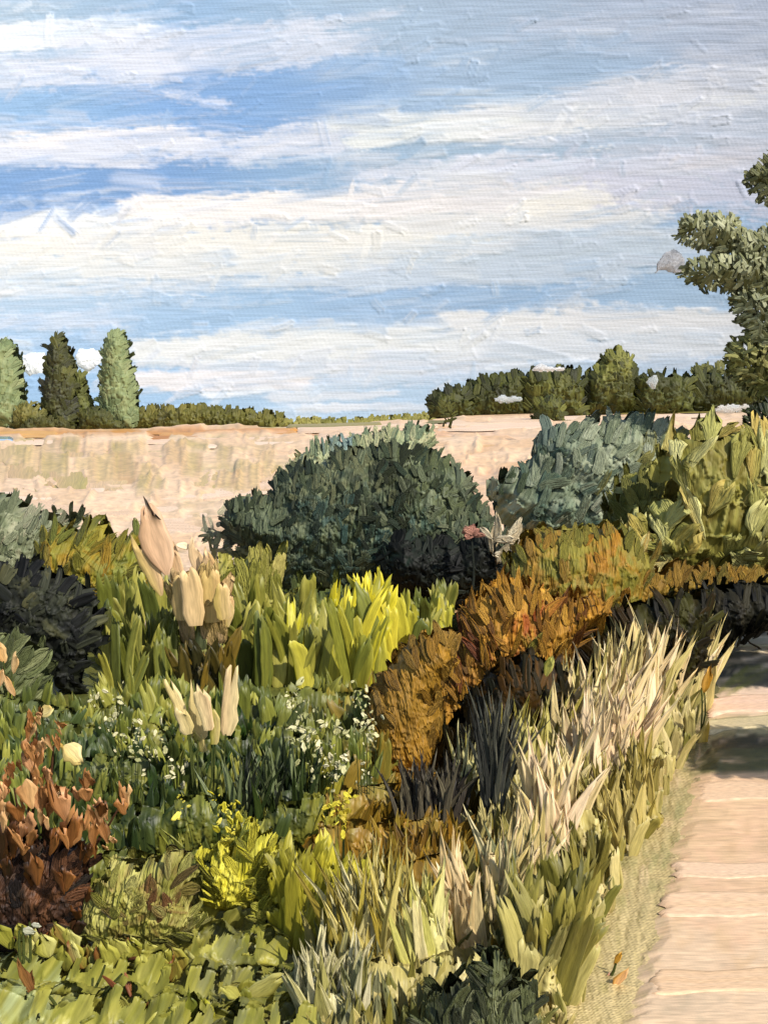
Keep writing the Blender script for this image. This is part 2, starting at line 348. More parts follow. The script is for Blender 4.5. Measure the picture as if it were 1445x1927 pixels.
# ================================================================== SKY
def sky():
    def ax(lo_, a, b, hi, st, cs):
        return np.concatenate([np.arange(lo_, a, cs), np.arange(a, b, st), np.arange(b, hi + cs, cs)])
    xs = ax(-1650, -60, 1505, 3000, 2.6, 60); ys = ax(-900, -40, 860, 1100, 2.3, 60)
    X, Y = np.meshgrid(xs, ys); Xs = X; 
    wy = Y + 26 * (fbm(X / 260, Y / 60, 3, 1) - .5) + 5 * (vn(X / 30, Y / 9, 7) - .5)
    wx = X + 60 * (fbm(X / 200, Y / 50, 3, 4) - .5)
    # blue ground tone by anchors
    anc = [(70, 20, 158, 184, 206), (350, 40, 128, 168, 208), (650, 40, 158, 184, 208), (950, 30, 160, 180, 203), (1300, 40, 178, 188, 208), (1440, 100, 182, 190, 208),
           (60, 230, 128, 172, 214), (380, 200, 98, 150, 208), (600, 200, 112, 158, 208), (850, 190, 158, 184, 212), (1150, 140, 150, 180, 210), (1380, 260, 192, 200, 214),
           (80, 350, 92, 142, 198), (300, 350, 88, 140, 198), (560, 350, 128, 166, 203), (800, 320, 150, 178, 200), (1100, 260, 168, 188, 208), (1300, 430, 150, 180, 210),
           (100, 560, 168, 194, 218), (450, 590, 148, 182, 214), (800, 570, 138, 172, 208), (1000, 560, 140, 174, 208), (1300, 580, 160, 188, 214),
           (120, 720, 134, 176, 216), (350, 640, 148, 182, 216), (600, 700, 172, 198, 222), (760, 770, 172, 198, 222), (300, 745, 150, 186, 218), (1000, 700, 178, 200, 222), (1400, 650, 168, 192, 216)]
    num = 0; den = 0
    for (ax_, ay, r, g, b) in anc:
        q = np.exp(-(((wx - ax_) / 130) ** 2 + ((wy - ay) / 48) ** 2) / 2) + 1e-7; num = num + q[..., None] * lin((r, g, b)); den = den + q
    C = num / den[..., None]; C = C * .86 + .14 * lin((205, 214, 226)); C = C * .94 + .06 * C.mean(-1, keepdims=True)
    Hh = .25 * (fbm(X / 90, Y / 3.6, 3, 9) - .5) * 2
    W_, L_, Y_, G_ = (234, 236, 240), (214, 217, 228), (228, 229, 226), (204, 212, 222)
    cl = [ # x0,y0,x1,y1, half thickness, colour, opacity, hardness
      (-60, 70, 250, 68, 30, W_, .85, 3), (-60, 130, 260, 125, 34, L_, .9, 2), (200, 95, 560, 70, 34, L_, .8, 2), (300, 130, 640, 95, 34, L_, .75, 2), (560, 60, 720, 30, 16, L_, .6, 1.5),
      (-60, 165, 130, 150, 16, L_, .7, 1.5), (150, 155, 300, 150, 6, L_, .7, 2), (330, 180, 400, 195, 12, L_, .7, 2), (60, 225, 300, 225, 10, (170, 190, 216), .6, 1.5),
      (-60, 268, 300, 262, 26, (234, 229, 228), .95, 3), (-60, 300, 220, 300, 26, L_, .95, 3), (200, 275, 620, 280, 28, L_, .9, 2), (500, 260, 760, 235, 26, (215, 217, 226), .85, 2), (450, 305, 700, 300, 14, G_, .6, 1.5),
      (700, 262, 1000, 222, 28, Y_, .97, 2.8), (930, 228, 1480, 172, 38, (234, 233, 233), .97, 3), (1180, 175, 1500, 135, 40, (222, 222, 228), .95, 2.6), (620, 240, 960, 215, 18, Y_, .7, 2), (1280, 220, 1500, 200, 40, L_, .7, 1.6),
      (1000, 260, 1500, 235, 12, L_, .5, 1.5), (650, 200, 1000, 180, 10, (176, 196, 216), .5, 1.5), (1000, 60, 1500, 30, 30, (196, 202, 216), .6, 1.5), (700, 90, 1300, 60, 8, (190, 202, 218), .5, 1.5), (1330, 100, 1500, 90, 26, (196, 202, 216), .7, 1.5),
      (900, 325, 1500, 300, 30, (220, 219, 228), .9, 2.2), (700, 330, 1300, 320, 26, L_, .85, 1.8), (-60, 420, 330, 418, 30, W_, .97, 3), (-60, 375, 120, 380, 10, G_, .5, 1.5), (300, 395, 800, 385, 34, (238, 232, 228), .97, 3),
      (750, 380, 1230, 365, 40, (234, 228, 226), .95, 2.5), (1000, 400, 1120, 370, 30, (244, 238, 228), .9, 3), (1150, 340, 1445, 370, 46, (208, 208, 222), .9, 2), (1280, 300, 1400, 290, 18, (228, 220, 222), .8, 2),
      (-60, 470, 900, 450, 48, (232, 228, 220), .97, 2.5), (-60, 520, 700, 500, 40, (222, 222, 220), .95, 2), (800, 425, 1200, 415, 26, (228, 226, 224), .95, 2.5), (850, 490, 1250, 475, 44, (198, 208, 218), .97, 3), (700, 520, 1150, 515, 28, (196, 206, 218), .9, 2.5),
      (-60, 555, 350, 545, 22, (208, 214, 222), .8, 1.7), (350, 540, 800, 530, 16, (200, 210, 222), .7, 1.6), (-60, 605, 200, 600, 20, (206, 212, 224), .7, 1.6), (200, 580, 420, 575, 14, (186, 202, 220), .6, 1.6),
      (470, 620, 700, 618, 16, (200, 210, 222), .7, 2), (300, 660, 1000, 645, 34, (226, 226, 224), .97, 3), (860, 610, 1400, 605, 24, (228, 226, 224), .97, 3), (1100, 600, 1420, 625, 34, (226, 224, 224), .95, 2.5), (420, 700, 900, 680, 34, (216, 218, 224), .9, 2.2),
      (950, 650, 1400, 655, 34, (220, 222, 226), .95, 2.2), (1200, 680, 1400, 680, 16, (206, 214, 226), .7, 2), (260, 722, 560, 718, 20, (230, 224, 224), .95, 3), (400, 745, 500, 735, 9, W_, .9, 3), (520, 750, 720, 740, 10, (218, 220, 226), .8, 2.5), (560, 772, 760, 768, 10, (222, 222, 226), .8, 2.5),
      (640, 720, 950, 700, 16, (196, 208, 224), .7, 2), (920, 690, 1080, 672, 6, W_, .95, 4), (60, 600, 200, 640, 10, (180, 198, 220), .5, 2), (1300, 470, 1420, 560, 20, (188, 202, 220), .6, 1.5),
      (150, 700, 260, 700, 10, (190, 205, 224), .5, 2)]
    for i, (x0, y0, x1, y1, th, c, op, hd) in enumerate(cl):
        ex, ey = x1 - x0, y1 - y0; LL = math.hypot(ex, ey); ex /= LL; ey /= LL
        al = (wx - x0) * ex + (wy - y0) * ey; ac = -(wx - x0) * ey + (wy - y0) * ex
        da = np.maximum(np.maximum(-al, al - LL), 0) / (th * 2.6); dd = np.hypot(da, ac / th)
        stk = fbm(al / 70, ac / 3.2, 3, i + 20) - .5; edge = fbm(X / 14, Y / 11, 3, i + 5) - .5
        m = np.clip((1.12 - dd) * hd * .62 + stk * 1.7 + edge * 1.2 * (1 if hd < 2.6 else .7), 0, 1); m = m * m * (3 - 2 * m) * op
        cc = lin(c) * (1 + .10 * stk[..., None])
        C = C * (1 - m[..., None]) + cc * m[..., None]
        rid = np.exp(-((ac / th + .93 + edge * .3) / .13) ** 2) * (da < .3) * (hd > 2.6)
        Hh = Hh * (1 - m * .6) + m * (1.1 + 1.4 * stk + (.8 if hd > 2.6 else 0)) + rid * 1.3
    # brush work: long strokes pick up the colour under them and drag it along
    cpx, cpy = np.clip(X[0], -60, 1505), np.clip(Y[:, 0], -40, 860)
    def near(a, b): return np.clip(np.searchsorted(xs, a), 0, len(xs) - 1), np.clip(np.searchsorted(ys, b), 0, len(ys) - 1)
    def cf(a, b, r):
        ix, iy = near(a, b); return C[iy, ix] * (1 + .05 * r.standard_normal((len(a), 1)))
    gx0, gy0, gs = -60., -40., 2.6; nxg, nyg = int(1565 / gs) + 2, int(900 / gs) + 2
    GX, GY = np.meshgrid(gx0 + np.arange(nxg) * gs, gy0 + np.arange(nyg) * gs)
    ix, iy = near(GX.ravel(), GY.ravel()); C0 = C[iy, ix].reshape(nyg, nxg, 3).copy(); H0 = np.zeros((nyg, nxg))
    C0, H0 = paint_grid(gx0, gy0, 1505, 860, gs, None, 190, 17, 1.2, lambda a, b: 90 - 5 - 3 * np.sin(a / 300.), 5, seed=1, colfn=cf, C=C0, Hh=H0, op=.45, lip=.12)
    C0, H0 = paint_grid(gx0, gy0, 1505, 860, gs, None, 150, 38, .5, lambda a, b: 86 + 0 * a, 9, seed=2, colfn=cf, C=C0, Hh=H0, op=.6, lip=.45)
    C0, H0 = paint_grid(gx0, gy0, 1505, 860, gs, None, 60, 14, .25, lambda a, b: 60 + 0 * a, 40, seed=3, colfn=cf, C=C0, Hh=H0, op=.9, lip=.5)
    inn = (X > -58) & (X < 1500) & (Y > -38) & (Y < 855); wgt = inn * np.clip((np.minimum(np.minimum(X + 58, 1500 - X), np.minimum(Y + 38, 855 - Y))) / 20., 0, 1)
    C = C * (1 - wgt[..., None]) + wgt[..., None] * bil(C0, gx0, gy0, gs, X, Y); Hh = Hh * .35 + wgt * bil(H0, gx0, gy0, gs, X, Y) * 1.5
    D = 700.; A = np.arctan((X - CX) / F * 1.0); ca = np.cos(np.clip(A, -.45, .45))
    ang = (X - CX) / F
    A = np.where(np.abs(ang) < .45, np.arctan(ang), np.sign(ang) * (math.atan(.45) + (np.abs(ang) - .45) * .9)); ca = np.cos(np.clip(A, -.43, .43))
    r = D - np.clip(Hh, -2, 5) * D / F * 1.1
    V = np.stack([r * np.sin(A), r * np.cos(A), H + (HY - Y) / F * D * ca], -1).reshape(-1, 3)
    ny, nx = X.shape; i = np.arange(ny * nx).reshape(ny, nx)
    q = np.stack([i[:-1, :-1], i[1:, :-1], i[1:, 1:], i[:-1, 1:]], -1).reshape(-1, 4)
    st = np.stack([X.ravel() / 100, Y.ravel() / 100, np.zeros(X.size)], -1)
    # loose thick strokes left standing on the clouds
    o = mesh_obj('sky', [(V, q, C.reshape(-1, 3) * SKY_K, st)], M_SKY); tag(o, kind='structure')
SKY_K = np.array([.635, .635, .645])
sky()

# ================================================================== GROUND
def far_plane():
    n = 60; a = np.linspace(-1500, 1500, n); X, Y = np.meshgrid(a, a); V = np.stack([X, Y, np.full_like(X, -.06)], -1).reshape(-1, 3)
    i = np.arange(n * n).reshape(n, n); q = np.stack([i[:-1, :-1], i[:-1, 1:], i[1:, 1:], i[1:, :-1]], -1).reshape(-1, 4)
    c = smoothcol([(120, 116, 62), (150, 140, 80), (90, 92, 48)], V[:, 0] * 4, V[:, 1] * 4) * KH
    tag(mesh_obj('ground', [(V, q, c, V * .1)], M_FIELD), kind='structure')
far_plane()

def terrain():
    q_ = np.concatenate([-np.geomspace(9000, 160, 26), np.arange(-150, 1600, 3.2), np.geomspace(1610, 9000, 26)])
    pyr = np.concatenate([np.geomspace(2600, 2000, 12)[:-1], np.arange(2000, 1100, -4.0), np.arange(1100, 815, -2.0)])
    Yr = H * F / (pyr - HY); Yr = np.concatenate([Yr[Yr < 145], np.array([150, 165, 200, 260, 350, 480, 620])])
    X, Yd = np.meshgrid(q_, Yr); z = zt(X, Yd); py = HY - (z - H) * F / Yd
    pal = [(232, 205, 178, 300, 980, 90), (228, 200, 172, 700, 880, 120), (226, 198, 165, 1100, 800, 110), (222, 180, 140, 900, 850, 50), (198, 150, 82, 200, 816, 40, 5),
           (200, 172, 132, 200, 880, 70), (176, 164, 96, 420, 880, 60, 4), (218, 190, 158, 100, 930, 60), (95, 98, 45, 300, 1280, 130), (75, 85, 40, 300, 1480, 130), (128, 122, 50, 250, 1800, 170),
           (150, 142, 90, 800, 1750, 130), (146, 108, 30, 900, 1250, 120), (140, 106, 30, 760, 1400, 70, 9), (136, 106, 30, 690, 1530, 55, 9), (140, 112, 36, 620, 1610, 40, 7), (36, 30, 16, 940, 1370, 60, 8), (188, 174, 126, 1140, 1650, 90, 9), (196, 182, 134, 1180, 1850, 110, 9), (150, 148, 100, 1200, 1600, 50, 4), (152, 146, 76, 980, 1640, 60, 5), (168, 160, 100, 1050, 1800, 60, 5), (38, 50, 22, 300, 1560, 80, 6), (150, 150, 72, 420, 1760, 60, 6), (112, 120, 88, 480, 1830, 40, 6), (136, 146, 108, 20, 1850, 40, 6), (84, 96, 40, 120, 1480, 60, 3), (110, 108, 70, 1400, 1300, 70), (215, 190, 155, 1600, 1600, 150), (92, 98, 42, 500, 1200, 120, 5), (70, 62, 26, 1150, 1180, 110, 5)]  # near-black anchor paints the shade of the hollow beneath the ochre shrubs
    c = smoothcol(pal, X.ravel(), np.clip(py, 800, 2100).ravel(), 2, 26.)
    def tang(a, b): return np.where(b < 1110, np.where((a < 545) & (b > 832) & (b < 935), 8., 88.), np.where((a > 960) & (b > 1500), 0., np.where((b > 1740) & (a < 520), 70., 4.)))
    gb_ = lambda a, b: smoothcol(pal, a, np.clip(b, 800, 2100), 2, 26.)
    pf = lambda a, b, r: pick(pal, a, b, r); fp = [(238, 208, 170), (230, 198, 156), (220, 184, 140), (242, 214, 180), (222, 180, 128, 900, 850, 55, 6)]; fs = [(210, 178, 130), (196, 162, 112), (176, 158, 84), (224, 194, 150), (164, 150, 74), (204, 180, 118)]
    pff = lambda a, b, r: pick(fp, a, b, r); pfs = lambda a, b, r: pick(fs, a, b, r)
    C0, H0 = paint_grid(-160, 770, 1610, 2010, 3.4, gb_, 60, 22, 2.0, tang, 14, seed=5, colfn=pf, region=(-160, 1100, 1610, 2010), op=.8)
    C0, H0 = paint_grid(-160, 770, 1610, 2010, 3.4, None, 34, 11, 1.2, tang, 24, seed=6, colfn=pf, region=(-160, 1100, 1610, 2010), C=C0, Hh=H0, op=.7)
    C0, H0 = paint_grid(-160, 770, 1610, 2010, 3.4, None, 120, 22, 2.6, 89, 3, seed=7, colfn=pff, region=(-160, 835, 1610, 1100), C=C0, Hh=H0, op=.8)
    C0, H0 = paint_grid(-160, 770, 1610, 2010, 3.4, None, 50, 46, 1.8, 6, 8, seed=8, colfn=pfs, region=(-160, 836, 530, 926), C=C0, Hh=H0, op=.9)
    C0, H0 = paint_grid(-160, 770, 1610, 2010, 3.4, None, 110, 9, 1.8, 89.5, 1, seed=9, colfn=pff, region=(-160, 776, 1610, 836), C=C0, Hh=H0, op=.8, lip=.2)
    pyc = np.clip(py, 776, 2005); inn = ((X > -158) & (X < 1605) & (py < 2003) & (Yd < 150)); bc = bil(C0, -160, 770, 3.4, X, pyc); bh = bil(H0, -160, 770, 3.4, X, pyc) * inn
    c = np.where(inn.ravel()[:, None], bc.reshape(-1, 3), c)
    farm = (Yd.ravel() > 151)[:, None]; c = np.where(farm, lin((96, 98, 50)), c)
    # ochre strip below the far trees
    m = np.clip(1 - np.abs(py.ravel() - (817 - .006 * X.ravel())) / 9, 0, 1) * (X.ravel() < 600); m = (m * (.6 + .8 * fbm(X.ravel() / 90, py.ravel() / 5, 3, 6)))[:, None].clip(0, 1)
    c = c * (1 - m) + m * lin((196, 134, 52))
    rel = (.35 * (fbm(X / 60, py / 6, 3, 3) - .5) * 2 + .6 * np.abs(vn(X / 40, py / 9, 5) - .5)) * Yd / F * 1.3
    zz = z + np.where(Yd > 150, 0, rel * .5 + bh * np.where(Yd > 13, 10.0, 3.0) * Yd / F) - .012 - 1.8 * Yd / F * (Yd > 15)
    V = np.stack([(X - CX) / F * Yd, Yd, zz], -1).reshape(-1, 3); ny, nx = X.shape; i = np.arange(ny * nx).reshape(ny, nx)
    q = np.stack([i[:-1, :-1], i[:-1, 1:], i[1:, 1:], i[1:, :-1]], -1).reshape(-1, 4)
    st = np.stack([X.ravel() / 100, py.ravel() / 100, np.zeros(X.size)], -1)
    return (V, q, c * KH, st)

_ord = [0]
def gstroke(x0, y0, x1, y1, wpx, c0, c1, lift=2.5, grad=False, seed=0, ns=22, ntt=13, rag=.10, lipside=1, z0=.0, curve=0.):
    """a knife stroke lying on the ground, from one ground point to another; sizes in px where it lies"""
    rng = np.random.default_rng(seed); s = np.linspace(0, 1, ns)[:, None]; t = np.linspace(-1, 1, ntt)[None, :]
    e = np.array([x1 - x0, y1 - y0], float); LL = np.hypot(*e); e /= LL; nv = np.array([-e[1], e[0]])
    ln = rng.random(ntt); ln2 = rng.random(ntt); wn = np.interp(np.linspace(0, 5, ns), np.arange(6), rng.random(6) - .5); wn2 = np.interp(np.linspace(0, 5, ns), np.arange(6), rng.random(6) - .5)
    ss = s * LL + np.where(s > .5, (s - .5) * 2, 0) * (ln[None] - .5) * rag * wpx * 2.0 - np.where(s < .5, (.5 - s) * 2, 0) * (ln2[None] - .5) * rag * wpx * 1.5
    round_ = np.interp(s, [0, .04, .12, .9, .97, 1], [.8, .93, 1, 1, .93, .8])
    tw = t * (wpx / 2) * round_ + np.where(t > 0, wn[:, None], wn2[:, None]) * np.abs(t) * rag * wpx + curve * wpx * np.sin(s * 3.1)
    px = x0 + e[0] * ss + nv[0] * tw; py = y0 + e[1] * ss + nv[1] * tw; py = py + (vn(px / 60., py / 25. + seed) - .5) * min(wpx * .45, 5.)
    lip = np.interp(np.abs(t), [0, .6, .88, .95, 1], [.4, .45, .75, 1, 0]); lip = np.where(t * lipside > 0, lip, np.minimum(lip, .5))
    h = lip * np.interp(s, [0, .03, .9, .97, 1], [0, .6, .8, 1.4, 0]) * (.9 + .2 * (vn(s * 6 + seed, t * 5 + seed, 2) - .5) * 2)
    P = G(px, py); m = P[..., 1] / F; _ord[0] += 1; em = np.ones_like(h); em[0] = em[-1] = 0; em[:, 0] = em[:, -1] = 0
    P[..., 2] += ((h * lift + .45 * (_ord[0] % 7)) * m + z0) * em
    k = np.clip((t + 1) / 2 + .4 * (vn(s * 1.5 + seed * 3, t * 4 + seed) - .5), 0, 1) if grad else np.clip(vn(s * 1.3 + seed * 3, t * 6 + seed) * 1.3 - .15, 0, 1)
    C = lin(c0) * (1 - k[..., None]) + lin(c1) * k[..., None]
    i = np.arange(ns * ntt).reshape(ns, ntt); q = np.stack([i[:-1, :-1], i[:-1, 1:], i[1:, 1:], i[1:, :-1]], -1).reshape(-1, 4)
    a, b, c_, _ = P.reshape(-1, 3)[q[len(q) // 2]]
    if np.cross(b - a, c_ - b)[2] < 0: q = q[:, ::-1]
    st = np.stack([(ss / wpx * 1.2) + 0 * t, t * .5 + 0 * s, 0 * s * t], -1).reshape(-1, 3) + (seed % 40)
    return P.reshape(-1, 3), q, C.reshape(-1, 3) * KH, st

def build_field():
    P = [terrain()]; rng = np.random.default_rng(5)
    tans = [(214, 184, 148), (206, 176, 136), (222, 192, 160), (198, 168, 122)]; ol = [(184, 168, 98), (172, 160, 88), (192, 176, 112), (206, 180, 130)]
    for row, (ya, yb) in enumerate(((836, 880), (878, 924))):
        x = -60 + rng.random() * 30
        while x < 545:
            wd = 60 + rng.random() * 60
            if rng.random() < .35: x += wd * .8; continue
            P.append(gstroke(x + wd / 2, ya + rng.random() * 10, x + wd / 2 - 8, yb + rng.random() * 8, wd * 1.15, ol[rng.integers(4)], tans[rng.integers(4)], 4.0, grad=True, seed=int(rng.integers(9999)), lipside=-1, rag=.12))
            x += wd * .85
    pe = [(234, 208, 180), (228, 200, 170), (238, 214, 190), (222, 192, 158)]
    for (x0, y0, x1, y1, wd) in ((-40, 936, 200, 928, 16), (120, 938, 420, 932, 16), (380, 934, 560, 912, 22), (-40, 955, 260, 962, 26), (230, 968, 470, 962, 30), (160, 990, 420, 996, 26), (240, 1020, 460, 1016, 26),
                                 (-30, 836, 250, 832, 8), (200, 834, 560, 828, 7), (300, 842, 560, 838, 8), (560, 812, 830, 806, 8), (560, 806, 800, 800, 7), (500, 850, 640, 856, 12), (520, 870, 600, 880, 18), (640, 808, 760, 805, 6),
                                 (820, 808, 1040, 800, 12), (840, 796, 1040, 792, 8), (860, 788, 1020, 785, 6), (1030, 788, 1340, 781, 7), (1240, 796, 1420, 790, 10), (1100, 792, 1300, 789, 6), (780, 872, 880, 878, 12)):
        P.append(gstroke(x0, y0, x1, y1, wd, pe[rng.integers(4)], pe[rng.integers(4)], 3.5, seed=int(rng.integers(9999)), ns=34))
    gd = [(216, 176, 118), (206, 168, 112), (224, 184, 134)]
    for (x0, y0, x1, y1, wd) in ((820, 832, 960, 836, 14), (822, 845, 975, 848, 16), (835, 860, 960, 862, 13)):
        P.append(gstroke(x0, y0, x1, y1, wd, gd[rng.integers(3)], gd[rng.integers(3)], 3.0, seed=int(rng.integers(9999)), ns=30))
    oc = [(200, 140, 54), (182, 120, 38), (214, 166, 88)]
    for (x0, y0, x1, y1, wd) in ((20, 821, 260, 819, 9), (150, 815, 420, 813, 6), (300, 819, 560, 815, 6), (120, 826, 380, 825, 6), (420, 811, 560, 809, 4), (-40, 817, 110, 818, 6)):
        P.append(gstroke(x0, y0, x1, y1, wd, oc[rng.integers(3)], oc[rng.integers(3)], 3.0, seed=int(rng.integers(9999)), ns=34))
    gr = [(128, 122, 62), (150, 140, 80), (110, 108, 50)]
    for (x0, y0, x1, y1, wd) in ((540, 803, 720, 799, 5), (690, 799, 830, 793, 5), (800, 795, 900, 787, 6), (1160, 778, 1420, 772, 4)):
        P.append(gstroke(x0, y0, x1, y1, wd, gr[rng.integers(3)], gr[rng.integers(3)], 2.0, seed=int(rng.integers(9999)), ns=30))
    tag(mesh_obj('field', P, M_FIELD), kind='structure')
build_field()

def build_path():
    rng = np.random.default_rng(9)
    # left edge of the path, row by row
    ey = [1120, 1160, 1200, 1300, 1360, 1420, 1460, 1500, 1600, 1700, 1800, 1927, 2100, 2600]; ex = [1420, 1370, 1335, 1325, 1320, 1310, 1290, 1275, 1250, 1228, 1200, 1165, 1120, 980]
    pyr = np.concatenate([np.geomspace(2600, 2010, 14), np.arange(2000, 1118, -3.5)]); k = np.linspace(0, 1, 260) ** 1.5; cols = np.arange(260)[None]
    X = []; Yp = []
    for y in pyr:
        e = np.interp(y, ey, ex); X.append(e + (2600 - e) * k); Yp.append(np.full(260, y))
    X = np.array(X); Yp = np.array(Yp); X[:, 0:30] += ((vn(Yp / 9, Yp / 31, 3) - .5) * 26 + (vn(Yp / 5, Yp / 7, 4) - .5) * 4)[:, 0:30] * np.linspace(1, 0, 30)[None]
    P = G(X, Yp); P[..., 2] += -.022 + .034 * np.clip((X - X[:, :1]) / 46., 0, 1) + ((fbm(X / 120, Yp / 8, 3, 8) - .5) * 1.0 * P[..., 1] / F) * np.minimum(1, np.arange(260)[None] / 6.)
    pal = [(222, 194, 158, 1380, 1500, 60), (226, 192, 160, 1380, 1600, 80), (216, 188, 152, 1350, 1700, 70), (222, 198, 168, 1320, 1850, 90), (232, 206, 186, 1400, 1320, 30), (214, 212, 186, 1420, 1210, 25), (200, 188, 150, 1400, 1260, 60), (206, 176, 140, 1420, 1600, 60, 3), (196, 178, 136, 1250, 1650, 40), (190, 176, 150, 1320, 1880, 30, 3)]
    C0, H0 = paint_grid(1100, 1100, 2000, 2010, 3.4, lambda a, b: smoothcol(pal, a, b, 12, 30.), 190, 44, 2.0, 88, 3, seed=31, colfn=lambda a, b, r: pick(pal, a, b, r), op=.55, lip=.3)
    def con(*cs):
        cs = [lin(c) for c in cs]; return lambda a, b, r: np.array(cs)[r.integers(len(cs), size=len(a))]
    # tree shadow bands painted into the colour across the far part of the path
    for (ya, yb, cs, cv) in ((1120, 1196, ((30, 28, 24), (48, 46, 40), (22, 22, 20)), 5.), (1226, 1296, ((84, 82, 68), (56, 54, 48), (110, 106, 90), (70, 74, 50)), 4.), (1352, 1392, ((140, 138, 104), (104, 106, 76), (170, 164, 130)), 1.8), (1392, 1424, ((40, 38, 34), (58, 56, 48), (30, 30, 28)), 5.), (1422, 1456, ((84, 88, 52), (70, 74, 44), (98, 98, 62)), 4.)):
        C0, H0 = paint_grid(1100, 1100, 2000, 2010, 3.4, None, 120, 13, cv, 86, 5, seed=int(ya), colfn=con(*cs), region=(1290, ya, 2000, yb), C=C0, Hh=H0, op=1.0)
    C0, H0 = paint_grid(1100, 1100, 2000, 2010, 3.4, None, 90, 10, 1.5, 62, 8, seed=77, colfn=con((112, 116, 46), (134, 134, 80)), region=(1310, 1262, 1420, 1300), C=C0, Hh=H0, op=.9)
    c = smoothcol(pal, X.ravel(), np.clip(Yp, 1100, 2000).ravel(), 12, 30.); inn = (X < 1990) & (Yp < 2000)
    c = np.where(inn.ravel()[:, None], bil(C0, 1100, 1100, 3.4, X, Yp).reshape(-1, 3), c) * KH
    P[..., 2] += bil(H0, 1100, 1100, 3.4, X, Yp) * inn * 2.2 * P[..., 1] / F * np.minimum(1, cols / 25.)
    eb = (np.clip(1 - cols / 22. + (fbm(X / 16, Yp / 10, 3, 4) - .5) * 1.6, 0, 1) * np.ones_like(X)).ravel()[:, None]; c = c * (1 - eb) + eb * smoothcol([(196, 184, 136), (170, 160, 104), (214, 198, 156)], X.ravel(), Yp.ravel(), 4) * KH
    ny, nx = X.shape; i = np.arange(ny * nx).reshape(ny, nx); q = np.stack([i[:-1, :-1], i[:-1, 1:], i[1:, 1:], i[1:, :-1]], -1).reshape(-1, 4)
    st = np.stack([X.ravel() / 100, Yp.ravel() / 100, 0 * X.ravel()], -1)
    parts = [(P.reshape(-1, 3), q, c, st)]
    pk = [(228, 198, 162), (224, 194, 158), (230, 200, 168), (220, 188, 150), (234, 206, 178), (226, 200, 170)]
    y = 1490
    while y < 1960:
        e = np.interp(y, ey, ex); a = pk[rng.integers(6)]; b = pk[rng.integers(6)]; wd = 30 + 26 * rng.random()
        parts.append(gstroke(1750, y + rng.random() * 8 - 6, e + 12 + rng.random() * 30, y + rng.random() * 10 - 2, wd, a, b, 1.1, seed=int(rng.integers(9999)), ns=60, ntt=15, lipside=-1, z0=.012, rag=.22)); y += 60 + 110 * rng.random()
    for (x0, y0, x1, y1, wd, a, b) in ((1560, 1318, 1332, 1335, 34, (238, 208, 188), (230, 200, 172)), (1560, 1205, 1350, 1216, 16, (222, 218, 196), (206, 206, 180)), (1560, 1350, 1325, 1372, 22, (206, 194, 160), (190, 182, 144)),
                                       ):
        parts.append(gstroke(x0, y0, x1, y1, wd, a, b, 3.5, seed=int(rng.integers(9999)), ns=34, ntt=15, z0=.02, rag=.16))
    tag(mesh_obj('path', parts, M_PATH), kind='structure')
build_path()
# small patch of blue water at the far left of the field
def pond():
    P = gstroke(-190, 828, 30, 828, 8, (120, 170, 215), (150, 190, 225), 1.0, seed=3, z0=.16)
    tag(mesh_obj('water', [P], M_WATER), kind='structure')
pond()

exec_rest = True
# ================================================================== FAR TREES
WG = 'trees of the wood on the right horizon'
FG = 'far trees at the edge of the field'
gp = [(116, 132, 98), (128, 142, 104), (96, 112, 80), (142, 152, 116)]
dk = [(58, 62, 30), (74, 78, 36), (44, 46, 26), (92, 94, 48), (60, 62, 56)]
ol = [(84, 84, 34), (104, 102, 48), (66, 68, 28), (122, 118, 66)]
def far(name, label, poly, pal, Y=156., L=16, W=7, group=FG, seed=0, **kw):
    kw.setdefault('cover', 2.6); kw.setdefault('spread', 22)
    if group == WG: kw.setdefault('k', .74)
    return shrub(name, label, kw.pop('cat', 'tree'), poly, Y, pal, L, W, group=group, seed=seed, stems=kw.pop('stems', 1), **kw)
far('poplar', 'pale grey green poplar cut by the left edge of the picture', [(-60, 800), (-55, 680), (-20, 645), (12, 640), (32, 650), (42, 700), (48, 760), (44, 806), (0, 808)], gp, seed=1)
far('conifer', 'dark pointed conifer between the two small round white clouds', [(78, 806), (84, 730), (92, 662), (104, 636), (116, 632), (128, 652), (138, 690), (150, 720), (150, 806)], dk, seed=2, L=20, W=9)
far('tree', 'short dark olive tree against the right side of the dark conifer', [(138, 806), (140, 715), (152, 698), (163, 706), (168, 745), (180, 770), (184, 806)], [(92, 98, 48), (108, 112, 58), (70, 76, 36)], Y=158, seed=3)
far('poplar', 'tall grey green poplar standing right of the dark conifer', [(186, 806), (192, 700), (197, 655), (206, 630), (224, 625), (238, 634), (244, 670), (253, 705), (261, 740), (262, 780), (256, 808)], gp, seed=4)
far('bush', 'low olive bush filling the gap left of the dark conifer', [(30, 808), (32, 770), (52, 758), (74, 764), (92, 780), (96, 808)], ol, Y=154, seed=5, cat='bush', L=11, W=6, stems=0)
far('bush', 'low dark bush at the foot of the tall grey green poplar', [(150, 810), (152, 776), (176, 764), (196, 770), (222, 788), (240, 810)], [(62, 66, 26), (84, 86, 36), (50, 52, 24)], Y=153, seed=6, cat='bush', L=11, W=6, stems=0)
far('bush', 'dark bush at the field edge under the pointed conifer', [(40, 812), (48, 792), (84, 786), (120, 788), (150, 812)], [(54, 56, 22), (74, 74, 30)], Y=152, seed=8, cat='bush', L=10, W=6, stems=0)
far('hedge', 'dark olive hedge running right from the far poplars', [(250, 812), (256, 772), (300, 768), (360, 765), (410, 768), (450, 768), (480, 776), (532, 782), (534, 812)], [(78, 78, 28), (96, 96, 38), (60, 60, 24), (112, 108, 50)], Y=157, L=16, W=9, seed=7, cat='hedge', stems=0, group='far hedges')
